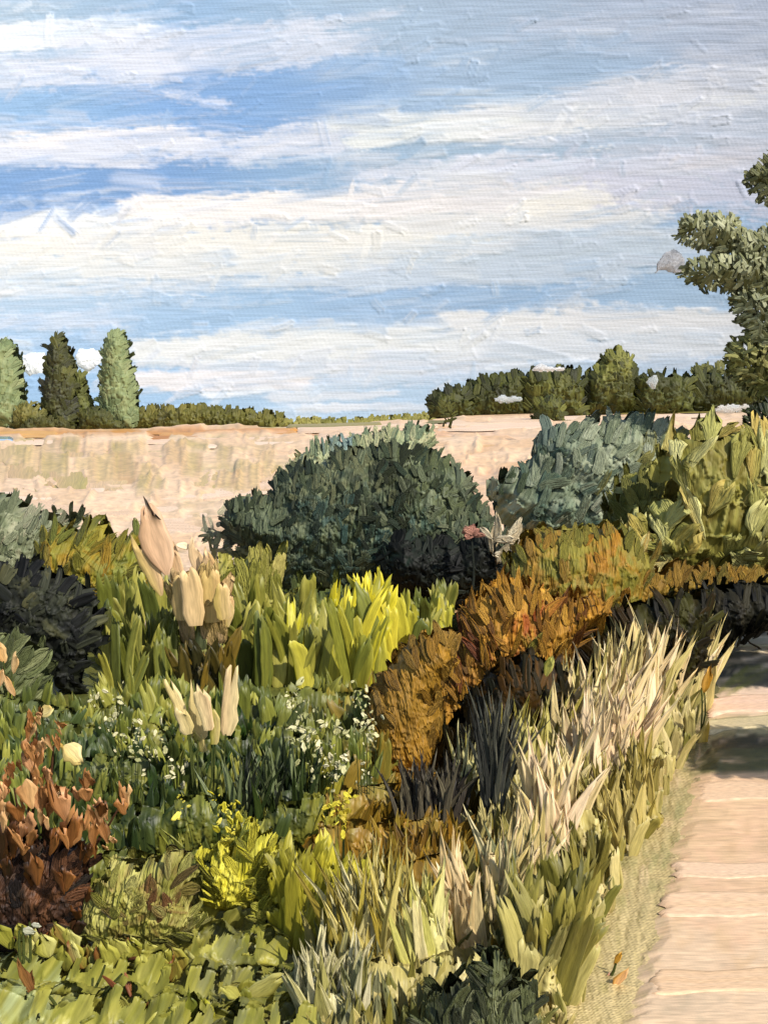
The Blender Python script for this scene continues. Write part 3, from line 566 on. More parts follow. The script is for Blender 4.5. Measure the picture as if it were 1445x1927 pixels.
far('hedge', 'low pale olive hedge thinning out across the middle of the horizon', [(528, 810), (530, 790), (600, 787), (660, 789), (700, 786), (760, 782), (830, 776), (840, 802), (700, 808)], [(126, 124, 60), (146, 142, 80), (104, 104, 46)], Y=160, L=10, W=6, seed=9, cat='hedge', stems=0, group='far hedges')
WG = 'trees of the wood on the right horizon'
wp = [(56, 62, 20), (76, 82, 28), (42, 46, 16), (98, 102, 40), (66, 70, 26)]
far('tree', 'leftmost low tree of the dark wood on the right horizon', [(806, 786), (806, 752), (826, 732), (862, 726), (882, 740), (896, 790)], wp, Y=150, seed=11, group=WG, L=18, W=10)
far('tree', 'dark tree of the wood behind the small flat white cloud', [(866, 792), (872, 732), (900, 714), (945, 706), (975, 700), (992, 720), (996, 790)], wp, Y=152, seed=12, group=WG, L=20, W=11)
far('tree', 'dark tree of the wood left of the pale topped tree', [(980, 792), (984, 708), (1010, 694), (1050, 694), (1084, 700), (1098, 730), (1098, 794)], wp + [(120, 124, 60)], Y=151, seed=13, group=WG, L=20, W=11)
far('tree', 'tree with a pale yellow green top above the dark wood', [(1085, 790), (1092, 712), (1118, 690), (1130, 668), (1160, 660), (1186, 670), (1198, 700), (1204, 740), (1204, 788)], wp + [(146, 148, 80, 1155, 680, 26, 12), (120, 124, 60, 1130, 690, 20, 6)], Y=153, seed=14, group=WG, L=18, W=10)
far('tree', 'dark tree of the wood marked by a grey white dab', [(1190, 786), (1194, 714), (1220, 702), (1258, 702), (1296, 710), (1302, 784)], wp + [(90, 98, 50)], Y=151, seed=15, group=WG, L=22, W=11)
far('tree', 'rightmost dark tree of the wood beside the big leafy tree', [(1284, 780), (1288, 712), (1320, 700), (1380, 704), (1440, 708), (1470, 720), (1470, 780)], wp, Y=152, seed=16, group=WG, L=24, W=11)
far('bush', 'thin pale olive bush on top of the wood beside the big leafy tree', [(1296, 706), (1306, 690), (1350, 684), (1386, 688), (1400, 706)], [(120, 124, 70), (140, 140, 88)], Y=158, seed=17, cat='bush', L=12, W=6, core=False, stems=0, group=WG)
far('tree', 'small dark tree with a bare trunk standing forward of the wood', [(1004, 800), (1008, 758), (1028, 744), (1056, 750), (1064, 800), (1040, 806)], wp, Y=120, seed=18, L=16, W=8, group='small trees out in the field')
def sapling(label, px, top, bot, Y, seed):
    m = Y / F; x = (px - CX) * m; zb = float(zt(px, Y)); zT = H - (top - HY) * m
    t = thing('sapling', (x, Y, zb), label, 'tree', 'small trees out in the field')
    mesh_obj('trunk', [tube((x, Y, zb - .05), (x + .3, Y, zT), 2.2 * m, .9 * m, (52, 52, 30), wob=.2, seed=seed), tube((x + .1, Y, zb + (zT - zb) * .5), (x + 8 * m, Y, zb + (zT - zb) * .8), 1.2 * m, .5 * m, (60, 60, 34), seed=seed + 1)], M_BARK, t)
    p = [(px - 9, top + 30), (px - 7, top + 6), (px, top - 6), (px + 8, top + 6), (px + 10, top + 26), (px, top + 38)]
    mesh_obj('crown', leafcover(p, Y, 6 * m, [(66, 72, 28), (90, 94, 42)], 12, 4, cover=1.3, seed=seed), M_FAR, t)
sapling('left sapling of the thin pair in front of the wood', 834, 752, 822, 100, 30)
sapling('right sapling of the thin pair in front of the wood', 848, 762, 828, 96, 33)

# small thick clouds laid low in the sky
def cloud(label, poly, Y, L, W, ang=-90, pal=None, depth=14, cover=3., seed=0, curl=.05):
    c = np.asarray(poly, float).mean(0); pal = pal or [(240, 240, 242), (228, 230, 238), (246, 246, 246)]
    t = thing('cloud', ((c[0] - CX) / F * Y, Y, H - (c[1] - HY) / F * Y), label, 'cloud', 'small thick white clouds')
    mesh_obj('cloud_body', inflate(poly, Y, depth * Y / F * .6, pal, step=2, k=1.08, amp=.1, o=seed, SL=L, SW=W, ang=ang, relief=1.5, rag=.4), M_CLOUD, t)
cloud('small round white cloud left of the dark conifer', [(38, 690), (44, 668), (64, 660), (86, 662), (90, 680), (80, 704), (56, 708)], 420, 34, 15, ang=8, seed=1)
cloud('small squarish white cloud between the conifer and the tall poplar', [(142, 670), (152, 658), (188, 656), (198, 664), (190, 686), (166, 700), (146, 690)], 420, 34, 14, ang=80, seed=2)
cloud('small flat grey white cloud in front of the dark wood', [(926, 752), (938, 744), (966, 743), (985, 748), (978, 757), (950, 760), (932, 758)], 110, 40, 9, ang=90, pal=[(196, 204, 206), (214, 218, 218), (170, 180, 176)], seed=3)
cloud('narrow white cloud resting on the top of the dark wood', [(998, 698), (1006, 688), (1018, 682), (1036, 690), (1064, 690), (1060, 698), (1020, 700)], 140, 22, 7, ang=90, seed=4)
cloud('small grey white wisp caught between two trees of the wood', [(1214, 722), (1222, 708), (1236, 704), (1238, 718), (1230, 734)], 120, 18, 7, ang=20, pal=[(186, 196, 196), (208, 212, 210)], seed=5)
cloud('ragged grey white cloud beside the tip of the big leafy tree', [(1230, 516), (1236, 492), (1252, 474), (1272, 470), (1288, 486), (1290, 512), (1270, 518), (1250, 508)], 60, 40, 12, ang=50, pal=[(196, 198, 204), (214, 214, 218), (130, 134, 140), (226, 222, 222)], seed=6)
cloud('broken white cloud low over the field beside the big leafy tree', [(1336, 776), (1350, 764), (1376, 760), (1410, 762), (1418, 772), (1392, 776), (1366, 780)], 60, 16, 7, ang=60, pal=[(240, 234, 226), (232, 222, 208)], cover=1.4, seed=7)

# ================================================================== BIG TREE ON THE RIGHT
def big_tree():
    Y = 17.; m = Y / F; bx = (1570 - CX) * m
    t = thing('leafy_tree', (bx, Y, 0), 'big grey green tree reaching in from the right edge of the picture', 'tree')
    pal = [(122, 126, 98), (140, 144, 116), (100, 104, 76), (156, 160, 136), (104, 106, 70), (88, 92, 62)]
    pl2 = [(118, 120, 72), (136, 136, 84), (98, 102, 58), (150, 148, 100)]; KT = KV * 1.2
    blobs = [([(1268, 424), (1296, 408), (1340, 404), (1380, 412), (1400, 440), (1440, 430), (1560, 420), (1560, 520), (1440, 540), (1380, 520), (1330, 470), (1300, 462), (1276, 446)], pal, 1.4),
             ([(1280, 500), (1310, 490), (1352, 486), (1400, 480), (1470, 490), (1480, 560), (1420, 560), (1370, 545), (1320, 540), (1290, 524)], pal, 1.3),
             ([(1404, 330), (1425, 310), (1445, 290), (1500, 260), (1620, 250), (1640, 360), (1500, 400), (1440, 380), (1412, 352)], pal, 1.6),
             ([(1372, 560), (1400, 545), (1500, 540), (1640, 560), (1640, 680), (1440, 680), (1412, 640), (1384, 590)], pal + [(142, 150, 130, 1420, 580, 40, 6)], 1.6),
             ([(1362, 672), (1380, 640), (1410, 625), (1500, 640), (1620, 660), (1620, 780), (1480, 770), (1420, 740), (1384, 716)], pl2, 1.8),
             ([(1408, 770), (1440, 755), (1560, 740), (1640, 800), (1600, 900), (1440, 880), (1406, 850), (1402, 800)], [(40, 50, 18), (54, 62, 24), (30, 36, 16)], 1.8)]
    P = []
    for i, (p, pl, cv) in enumerate(blobs):
        P += leafcover(p, Y - .2 * (i % 2),   .5, pl, 16, 6, cover=cv * 1.8, ang=-10, spread=60, kind='dab', fringe=.9, vol=.9, k=KT, seed=40 + i, back=.8, tilt=.5)
    mesh_obj('crown', P, M_LEAF, t)
    br = [tube((bx, Y, -.05), (bx - .1, Y, 3.2), .17, .12, (78, 70, 50), rings=10), tube((bx - .1, Y, 3.1), (bx - .1, Y, 6.4), .12, .05, (78, 70, 50), seed=3, rings=8)]
    for j, (x, y) in enumerate(((1300, 440), (1330, 515), (1440, 340), (1420, 600), (1410, 700), (1450, 820))):
        br.append(tube((bx - .08, Y, 2.2 + j * .35 if j < 3 else 2.0), ((x + 30 - CX) * m, Y, H - (y - HY) * m), .06, .015, (84, 78, 56), seed=j, rings=8))
    mesh_obj('trunk', br, M_BARK, t)
big_tree()
def shade_tree():           # stands beside the path, outside the frame; its crown shades the path
    t = thing('roadside_tree', (7.9, 7.4, 0), 'leafy tree beside the path outside the right edge of the picture', 'tree')
    rng = np.random.default_rng(4); n = 900; P = []
    sh = lambda x, y, z: (x + SUN[0] / SUN[2] * z, y + SUN[1] / SUN[2] * z, z)
    cl = [(sh(3.75, 8.3, 2.7), 1.35, .46, .05), (sh(4.9, 11.1, 2.9), 1.75, .66, .06), (sh(6.2, 9.8, 3.5), .9, .5, .1)]; cl_ = [((5.15, 6.0, 3.3), .75, .16, .30), ((4.9, 5.35, 3.1), .8, .14, .26), ((5.7, 5.9, 3.9), .8, .3, .3), ((4.9, 6.75, 3.2), .9, .35, .3), ((5.8, 7.4, 3.7), 1.0, .5, .4), ((6.4, 5.3, 4.2), .9, .5, .5)]
    for c, a, b, d in cl:
        k = 3600; pos = np.array(c) + (rng.random((k, 3)) * 2 - 1) * np.array([a, b, d])
        u = rng.standard_normal((k, 3)); nn = rng.standard_normal((k, 3)) + [0, 0, .8]
        C = lin((96, 104, 52)) * (0.7 + .6 * rng.random((k, 1)))
        P.append(dabs(pos, u, nn, .2, .1, .01, 'leaf', C, C, rng=rng))
    mesh_obj('crown', P, M_LEAF, t)
    T = [tube((7.9, 7.4, -.05), (7.9, 7.45, 3.6), .12, .07, (80, 70, 50))]
    for c, a, b, d in cl: T.append(tube((7.9, 7.4, 2.2), c, .05, .015, (80, 70, 50)))
    mesh_obj('trunk', T, M_BARK, t)
shade_tree()

# ================================================================== MIDDLE BUSHES
gb = [(72, 84, 60), (92, 106, 80), (46, 56, 40), (116, 128, 102), (58, 76, 62), (140, 150, 124)]
shrub('bush', 'thin pale grey green bush behind the top of the big round bush', 'bush', [(536, 900), (560, 862), (588, 838), (640, 826), (690, 816), (740, 806), (800, 804), (822, 816), (812, 850), (836, 880), (836, 930), (540, 940)], 22.,
      [(150, 156, 124), (124, 136, 108), (172, 172, 142), (100, 116, 96), (112, 134, 138, 640, 828, 14)], 24, 7, seed=50, ang=18, spread=34, k=1.45, cover=2.6, group='round bushes at the foot of the field', fringe=.5)
shrub('bush', 'big round dark grey green bush in the middle', 'bush', [(422, 965), (436, 942), (470, 934), (512, 928), (520, 898), (560, 876), (606, 868), (640, 852), (690, 848), (722, 836), (770, 842), (826, 856), (862, 880), (886, 900), (894, 940), (922, 958), (934, 1000), (950, 1040), (930, 1100), (860, 1136), (780, 1136), (700, 1130), (600, 1126), (520, 1110), (498, 1060), (462, 1046), (440, 1010), (428, 990)], 15.6,
      gb + [(126, 132, 100, 620, 880, 50, 5), (44, 52, 30, 740, 890, 50, 9), (30, 36, 24, 720, 880, 30, 6), (112, 124, 88, 830, 890, 40, 6), (70, 100, 98, 680, 1040, 60, 7), (60, 76, 70, 580, 1080, 60, 6), (48, 62, 50, 620, 960, 60, 5), (128, 140, 122, 860, 930, 40, 3)], 25, 9, seed=51, ang=5, spread=60, cover=3.4, k=.82, group='round bushes at the foot of the field', fringe=.6, depth=.9)
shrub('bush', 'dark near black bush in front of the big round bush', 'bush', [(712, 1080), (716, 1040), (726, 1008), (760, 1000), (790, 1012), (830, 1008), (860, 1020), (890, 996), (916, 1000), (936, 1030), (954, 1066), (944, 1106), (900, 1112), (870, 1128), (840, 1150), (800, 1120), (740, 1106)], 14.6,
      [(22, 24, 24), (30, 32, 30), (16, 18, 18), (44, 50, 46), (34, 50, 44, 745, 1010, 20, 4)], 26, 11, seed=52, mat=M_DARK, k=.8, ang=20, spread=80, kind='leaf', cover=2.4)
shrub('tuft', 'pale grey tuft at the left foot of the big round bush', 'plant', [(382, 1000), (392, 966), (420, 952), (448, 975), (460, 1010), (470, 1050), (430, 1056), (398, 1040)], 15.9,
      [(206, 200, 180), (170, 174, 150), (140, 148, 128), (222, 212, 192)], 26, 9, seed=53, ang=60, spread=50, cover=1.3, core=False, stems=0)
shrub('flowering_plant', 'cream white blossoms beside the dark near black bush', 'plant', [(908, 1010), (916, 992), (946, 984), (976, 994), (990, 1008), (968, 1024), (962, 1044), (946, 1048), (930, 1024)], 14.2,
      [(234, 220, 196), (226, 208, 180), (242, 230, 212)], 38, 16, seed=54, ang=70, spread=26, kind='leaf', cover=2.2, core=False, leafname='blossom')
shrub('flower', 'single pink blossom on the near black bush', 'flower', [(874, 1000), (880, 990), (894, 994), (902, 1004), (898, 1012), (884, 1008)], 13.75, [(224, 166, 152), (210, 150, 138)], 20, 13, seed=55, kind='leaf', core=False, cover=2., leafname='blossom', stems=1, stem=(40, 44, 36))
shrub('bush', 'pale silvery green bush with broad smooth leaves', 'bush', [(918, 920), (930, 896), (962, 884), (1004, 868), (1006, 836), (1026, 812), (1060, 802), (1110, 796), (1170, 788), (1226, 786), (1262, 800), (1286, 830), (1290, 870), (1260, 920), (1240, 980), (1200, 1040), (1100, 1060), (1000, 1050), (950, 1000), (928, 960)], 18.6,
      [(116, 128, 108), (138, 148, 130), (92, 106, 88), (158, 166, 150), (104, 122, 108), (176, 184, 170, 1110, 910, 26, 4), (70, 94, 86, 1060, 970, 50, 9), (62, 76, 54, 960, 920, 30, 6), (120, 118, 66, 1240, 900, 40, 6), (96, 112, 108, 1030, 830, 24, 5)], 40, 17, seed=56, ang=34, spread=20, cover=3.2, k=1.05, group='round bushes at the foot of the field', fringe=.25, depth=1.0)
shrub('bush', 'dark olive green bush between the silvery bush and the pale broad leaved shrub', 'bush', [(1140, 960), (1160, 912), (1196, 892), (1240, 896), (1262, 930), (1256, 1000), (1230, 1060), (1160, 1090), (1120, 1080), (1130, 1000)], 15.6,
      [(98, 102, 42), (120, 120, 54), (80, 84, 34), (140, 138, 70)], 44, 16, seed=57, ang=18, spread=36, cover=2.3)
shrub('shrub', 'pale yellow green shrub with very broad leaves at the right edge', 'shrub', [(1200, 1040), (1190, 1000), (1226, 980), (1236, 930), (1246, 870), (1280, 832), (1320, 812), (1370, 808), (1410, 822), (1470, 850), (1560, 870), (1580, 1060), (1440, 1084), (1350, 1078), (1280, 1090), (1230, 1070)], 14.2,
      [(168, 168, 96), (188, 186, 118), (148, 146, 74), (204, 202, 142), (128, 124, 54), (156, 156, 88), (180, 160, 84)], 66, 38, seed=58, ang=8, spread=50, kind='fan', cover=2.6, fringe=.35, depth=.6, tilt=.12, grad=True, rag=.35, inner=.5,
      corepal=[(128, 124, 52), (150, 148, 80), (110, 100, 36)])
shrub('plant', 'small pale plant with yellow edged leaves left of the broad leaved shrub', 'plant', [(1148, 1040), (1160, 1008), (1196, 1004), (1230, 1030), (1262, 1080), (1250, 1092), (1210, 1066), (1170, 1090), (1150, 1076)], 13.6,
      [(204, 200, 142), (184, 180, 108), (176, 140, 60)], 48, 15, seed=59, ang=-20, spread=44, kind='leaf', cover=1.5, core=False)
shrub('bush', 'dark green bush in the corner behind the pale broad leaved shrub', 'bush', [(1400, 870), (1420, 850), (1560, 850), (1600, 960), (1560, 1000), (1420, 980), (1398, 930)], 15.6, [(44, 54, 20), (62, 70, 28), (32, 38, 16)], 34, 14, seed=60, cover=2.2)
# ochre and rust shrubs on the bank
och = [(146, 108, 32), (134, 98, 26), (160, 120, 42), (120, 88, 26)]
shrub('shrub', 'olive brown shrub with smooth leaves in front of the silvery bush', 'shrub', [(950, 1060), (984, 1010), (1040, 996), (1100, 1000), (1150, 988), (1190, 1010), (1220, 1060), (1200, 1130), (1150, 1190), (1060, 1220), (980, 1210), (940, 1150)], 12.2,
      [(128, 124, 46), (138, 128, 52), (112, 110, 40), (150, 116, 40, 980, 1070, 40, 5), (156, 110, 24, 1150, 1150, 60, 8), (132, 134, 66, 1080, 1120, 20, 2)], 30, 15, seed=61, ang=8, relief=4, body=4, kind='leaf', spread=40, inner=.05, cover=3.2, fringe=.3)
shrub('shrub', 'bright ochre shrub with flame shaped leaves and a rust red centre', 'shrub', [(860, 1200), (880, 1130), (930, 1100), (960, 1090), (1020, 1110), (1060, 1130), (1130, 1120), (1150, 1150), (1100, 1180), (1070, 1230), (1068, 1290), (1010, 1330), (900, 1350), (850, 1400), (790, 1410), (780, 1330), (820, 1260)], 9.2,
      [(186, 136, 38), (166, 120, 32), (200, 152, 58), (140, 98, 26), (124, 64, 22, 890, 1200, 36, 6), (150, 76, 20, 980, 1170, 20, 4), (206, 150, 60, 930, 1200, 40, 2), (110, 66, 12), (130, 130, 50, 975, 1210, 12, 5)], 48, 16, seed=62, ang=0, spread=26, kind='blade', inner=.35, cover=4.2, fringe=.35, tilt=.4, depth=.42)
shrub('shrub', 'smooth ochre brown shrub low on the left of the flame leaved shrub', 'shrub', [(686, 1400), (694, 1330), (720, 1270), (760, 1220), (800, 1190), (850, 1180), (860, 1230), (830, 1300), (836, 1370), (822, 1430), (790, 1456), (700, 1456)], 8.1,
      [(164, 122, 36), (150, 112, 32), (156, 122, 48), (132, 98, 32), (128, 100, 34, 760, 1230, 30, 5)], 34, 17, seed=63, ang=-14, relief=4, body=4, kind='leaf', spread=40, inner=.04, cover=3.0, fringe=.3)
shrub('shrub', 'low ochre shrub trailing under the pale broad leaved shrub', 'shrub', [(1130, 1110), (1160, 1084), (1240, 1072), (1300, 1070), (1440, 1070), (1580, 1050), (1580, 1110), (1420, 1118), (1320, 1122), (1240, 1140), (1180, 1156), (1140, 1146)], 13.2,
      [(146, 112, 34), (160, 126, 48), (126, 96, 28), (104, 92, 32), (140, 120, 44)], 34, 14, seed=64, ang=30, kind='leaf', inner=.06, relief=4, spread=60, cover=3.2, depth=.3)
bk = [(24, 22, 12), (16, 15, 10), (36, 30, 12), (48, 38, 14), (28, 30, 18)]  # near-black leaf colours that paint in the deep shade under the shrubs
shrub('shade_thicket', 'near black growth standing for shade in the hollow beneath the ochre shrubs', 'shade_thicket', [(1010, 1290), (1060, 1250), (1090, 1200), (1130, 1150), (1200, 1130), (1300, 1112), (1340, 1116), (1330, 1240), (1280, 1300), (1200, 1330), (1120, 1380), (1020, 1400), (960, 1380)], 9.5,
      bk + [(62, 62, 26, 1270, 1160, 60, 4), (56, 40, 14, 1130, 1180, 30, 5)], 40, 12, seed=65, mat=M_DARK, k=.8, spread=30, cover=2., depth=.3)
shrub('shade_thicket', 'near black growth standing for shade under the flame leaved shrub beside the grey tuft', 'shade_thicket', [(830, 1400), (850, 1350), (900, 1290), (940, 1240), (1000, 1230), (1060, 1260), (1080, 1330), (1040, 1440), (960, 1470), (880, 1460), (820, 1450)], 7.95,
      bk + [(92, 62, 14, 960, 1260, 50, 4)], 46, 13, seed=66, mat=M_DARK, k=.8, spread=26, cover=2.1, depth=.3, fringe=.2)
shrub('shade_thicket', 'grey black growth standing for shade over the far end of the path', 'shade_thicket', [(1300, 1150), (1316, 1108), (1380, 1100), (1600, 1090), (1600, 1170), (1440, 1184), (1380, 1196), (1356, 1228), (1330, 1230), (1310, 1200)], 12.0,
      [(26, 26, 24), (18, 18, 18), (44, 44, 38), (58, 54, 44), (40, 38, 20)], 36, 11, seed=67, mat=M_DARK, k=.8, spread=20, cover=2.2, depth=.4, fringe=.2)  # grey-black leaves paint in the shade at the far end of the path

# ================================================================== LEFT BANK
shrub('bush', 'soft grey green bush cut by the left edge of the picture', 'bush', [(-80, 1150), (-80, 960), (-20, 934), (20, 930), (52, 950), (84, 964), (140, 962), (150, 984), (120, 1010), (110, 1080), (80, 1150)], 14.6,
      [(128, 136, 112), (104, 114, 90), (150, 156, 134), (84, 94, 70), (172, 168, 150, 110, 985, 30, 4)], 34, 11, seed=70, ang=20, spread=50, cover=2.1)
shrub('bush', 'olive yellow bush with wavy leaves on the left bank', 'bush', [(66, 1090), (84, 1010), (110, 984), (150, 996), (178, 972), (198, 976), (214, 1012), (246, 1002), (270, 986), (280, 1060), (280, 1150), (220, 1200), (120, 1190), (70, 1150)], 13.4,
      [(126, 120, 34), (142, 132, 44), (104, 102, 30), (88, 92, 34), (154, 124, 30, 170, 1040, 40, 4), (120, 128, 56)], 46, 15, seed=71, ang=15, spread=38, kind='leaf', cover=2.3, fringe=.4)
shrub('bush', 'glossy blue black bush on the left bank below the olive yellow bush', 'bush', [(-60, 1250), (-60, 1090), (10, 1066), (70, 1062), (120, 1080), (170, 1112), (186, 1160), (190, 1220), (160, 1250), (150, 1304), (110, 1290), (90, 1240), (40, 1240), (0, 1230)], 10.2,
      [(30, 32, 34), (22, 24, 28), (44, 48, 44), (62, 66, 54), (16, 17, 20), (96, 96, 70, 60, 1090, 60, 1.)], 36, 16, seed=72, mat=M_DARK, k=.8, ang=30, spread=80, kind='dab', cover=2.6, depth=.3)
t = shrub('flowering_plant', 'pink plant with two tall upright petals and a wide tan skirt', 'plant', [(322, 1100), (340, 1086), (390, 1078), (420, 1090), (436, 1120), (424, 1166), (390, 1172), (350, 1164), (330, 1130)], 10.6,
      [(206, 176, 132), (214, 182, 144), (196, 168, 112)], 92, 40, seed=73, ang=4, spread=10, cover=1.0, inner=0., fringe=.05, leafname='foliage', stem=(110, 104, 50), T=.1)
def placed(parent, name, L_, mat=M_LEAF, Y=12.0, pal=None, T=.12, kind='leaf', seed=0, k=KV, rag=.32):
    """individually placed leaves: (x base, y base, x tip, y tip, width, colour, colour2)"""
    rng = np.random.default_rng(seed); a = np.array([q[:5] for q in L_], float); m = Y / F; n = len(a)
    yj = Y + (rng.random(n) - .5) * .15
    pos = np.stack([(a[:, 0] - CX) * m, yj, H - (a[:, 1] - HY) * m], -1); tip = np.stack([(a[:, 2] - CX) * m, yj - .03, H - (a[:, 3] - HY) * m], -1)
    u = tip - pos; LL = np.linalg.norm(u, axis=1); nn = np.tile([0, -1., .25], (n, 1)) + rng.standard_normal((n, 3)) * .15
    c0 = np.array([lin(q[5]) for q in L_]) * k; c1 = np.array([lin(q[6]) for q in L_]) * k
    bd = rng.standard_normal(n) * .05; o = None
    for sl in ([slice(i, i + 1) for i in range(n)] if n <= 12 else [slice(0, n)]):
        o = mesh_obj(name, [dabs(pos[sl], u[sl], nn[sl], LL[sl], a[sl, 4] * m, a[sl, 4] * m * T, kind, c0[sl], c1[sl], rng=rng, grad=True, curl=.06, bend=bd[sl], rag=rag)], mat, parent)
    return o
placed(t, 'petal', [(318, 1080, 278, 955, 54, (212, 180, 158), (196, 160, 134)), (306, 1120, 268, 1020, 34, (206, 174, 142), (190, 168, 110)), (340, 1100, 320, 1030, 30, (222, 190, 160), (204, 168, 130)),
                    (380, 1098, 366, 1022, 30, (214, 182, 146), (226, 200, 170)), (400, 1090, 396, 1034, 26, (206, 170, 122), (222, 192, 158)), (430, 1180, 424, 1110, 26, (206, 182, 138), (186, 170, 100)), (360, 1030, 330, 1024, 14, (226, 202, 176), (232, 210, 186))], Y=10.5, seed=3)
placed(t, 'skirt_petal', [(342, 1170, 336, 1088, 38, (222, 192, 150), (206, 178, 126)), (368, 1178, 362, 1078, 40, (216, 186, 142), (226, 196, 156)), (398, 1174, 394, 1084, 38, (212, 180, 130), (204, 178, 116)), (424, 1164, 416, 1098, 30, (214, 186, 144), (196, 172, 104))], Y=10.25, kind='dab', seed=4, rag=.2)
shrub('plant', 'plant with broad upright olive green leaves right of the pink plant', 'plant', [(404, 1140), (408, 1060), (430, 1056), (448, 1070), (470, 1048), (500, 1040), (526, 1046), (532, 1110), (532, 1180), (480, 1200), (420, 1180)], 12.4,
      [(146, 144, 60), (164, 158, 80), (126, 126, 48), (178, 168, 96)], 66, 24, seed=74, ang=10, spread=14, cover=2.1, fringe=.1)

# ------------------------------------------------------------------ upright growth rooted on the ground
def sward(poly, pal, hgt, wid, n, seed=0, kind='blade', ang=0, spread=16, pal2=None, jit=.35, T=.12, k=KV, grad=False, curl=.12, lean=.15, z=0., tall=None):
    """blades rooted at ground points inside poly (px of their feet); height and width in px"""
    rng = np.random.default_rng(seed + 300); p = sample(poly, n, rng); px, py = p.T; P0 = G(px, py); m = P0[:, 1] / F
    hh = hgt * (1 - jit + 2 * jit * rng.random(n)); ww = wid * (.6 + .8 * rng.random(n))
    a = np.radians(ang + spread * rng.standard_normal(n) * .7)
    u = np.stack([np.sin(a), -lean * rng.random(n) + lean * .3, np.cos(a)], -1)
    yaw = rng.standard_normal(n) * .3; nn = np.stack([np.sin(yaw), -np.cos(yaw), .15 + 0 * yaw], -1)
    cx = px; cy = py - hh * .5
    c0 = pick(pal, cx, cy, rng) * k; c1 = pick(pal2 or pal, cx, cy, rng) * k
    P0[:, 2] += z - .01
    return dabs(P0, u, nn, hh * m, ww * m, ww * m * T, kind, c0, c1, curl=curl * rng.standard_normal(n), bend=.12 * rng.standard_normal(n), rng=rng, grad=grad, rag=.16)
def strip(x0, x1, yb, h, pal, L, W, seed, ang=0., k=KV, depth=.10, wave=.35):
    """a low body of growth rooted along a line on the ground, worked in the same strokes"""
    xs = np.linspace(x0, x1, max(5, int((x1 - x0) / 26))); top = yb - h * (1 + wave * 2 * (vn(xs / 45, xs * 0 + seed, seed) - .5)); top[0] = top[-1] = yb - h * .35
    poly = [(x0, yb + 4)] + list(zip(xs, top)) + [(x1, yb + 4)]
    return inflate(poly, H * F / (yb - HY), depth, pal, o=seed, SL=L, SW=W, ang=ang, spread=16, cover=3.4, relief=5, k=k, rag=1.2)
meadow = [(100, 106, 42), (84, 94, 38), (122, 126, 52), (66, 74, 34), (136, 136, 62), (54, 64, 30), (124, 122, 50, 250, 1290, 70, 6), (88, 98, 66, 60, 1290, 50, 7), (60, 74, 40, 100, 1440, 70, 6), (40, 60, 22, 420, 1480, 60, 7), (38, 48, 24, 520, 1440, 70, 6), (34, 48, 22, 260, 1560, 60, 9),
          (120, 100, 34, 700, 1400, 50, 6), (96, 100, 44, 620, 1330, 60, 5), (128, 122, 40, 620, 1560, 50, 6)]
P = [sward([(-120, 1390), (190, 1390), (250, 1360), (500, 1385), (740, 1375), (760, 1440), (620, 1560), (-140, 1560)], meadow, 86, 26, 700, seed=1, kind='dab', spread=12, k=KV * 1.3),
     sward([(-120, 1400), (200, 1370), (740, 1350), (720, 1480), (560, 1660), (-140, 1680)], meadow, 80, 19, 420, seed=2, k=KV * 1.25),
     sward([(100, 1420), (520, 1420), (560, 1640), (120, 1640)], [(52, 64, 28), (44, 58, 26), (64, 76, 34), (36, 48, 24)], 70, 30, 90, seed=3, kind='dab', k=KV * 1.2)]
for i, (x0, x1, yb, h) in enumerate(((200, 760, 1400, 84), (-90, 250, 1415, 84), (-90, 745, 1462, 84), (-90, 720, 1530, 84), (90, 640, 1600, 80), (130, 420, 1672, 66), (430, 600, 1660, 66))):
    P += strip(x0, x1, yb, h, meadow, 52, 17, 200 + i, k=KV * .98)
tag(mesh_obj('meadow_grass', P, M_LEAF), 'dark green meadow grass covering the left bank below the yellow row', 'grass', kind='stuff')
low = [(138, 136, 52), (156, 152, 66), (118, 120, 44), (170, 166, 84), (98, 100, 40), (126, 128, 62), (150, 160, 120, 20, 1880, 50, 8), (116, 118, 84, 430, 1820, 50, 6), (120, 70, 36, 200, 1850, 60, 1.2), (132, 138, 110, 560, 1900, 50, 6), (180, 180, 140, 500, 1790, 30, 3)]
P = [sward([(-120, 1740), (160, 1700), (520, 1700), (560, 1860), (640, 2010), (-160, 2010)], low, 40, 36, 130, seed=5, kind='dab', ang=30, spread=60, lean=.5),
     sward([(-100, 1800), (520, 1780), (620, 1990), (-160, 1990)], low, 36, 20, 60, seed=6, kind='leaf', ang=40, spread=70)]
for i, (x0, x1, yb, h) in enumerate(((180, 560, 1800, 44), (-90, 330, 1850, 46), (240, 620, 1868, 42), (-90, 420, 1920, 48), (300, 640, 1950, 50))):
    P += strip(x0, x1, yb, h, low[:8], 46, 24, 400 + i, ang=40, depth=.16, wave=.5)
tag(mesh_obj('ground_cover', P, M_LEAF), 'olive green ground cover along the bottom left of the bank', 'ground cover', kind='stuff')
vg = [(176, 164, 106), (192, 176, 124), (150, 142, 80), (128, 124, 62), (204, 188, 138), (108, 108, 48), (196, 184, 130, 1180, 1700, 60, 5), (140, 128, 58, 1160, 1540, 50, 5), (84, 86, 32, 1090, 1640, 24, 5)]
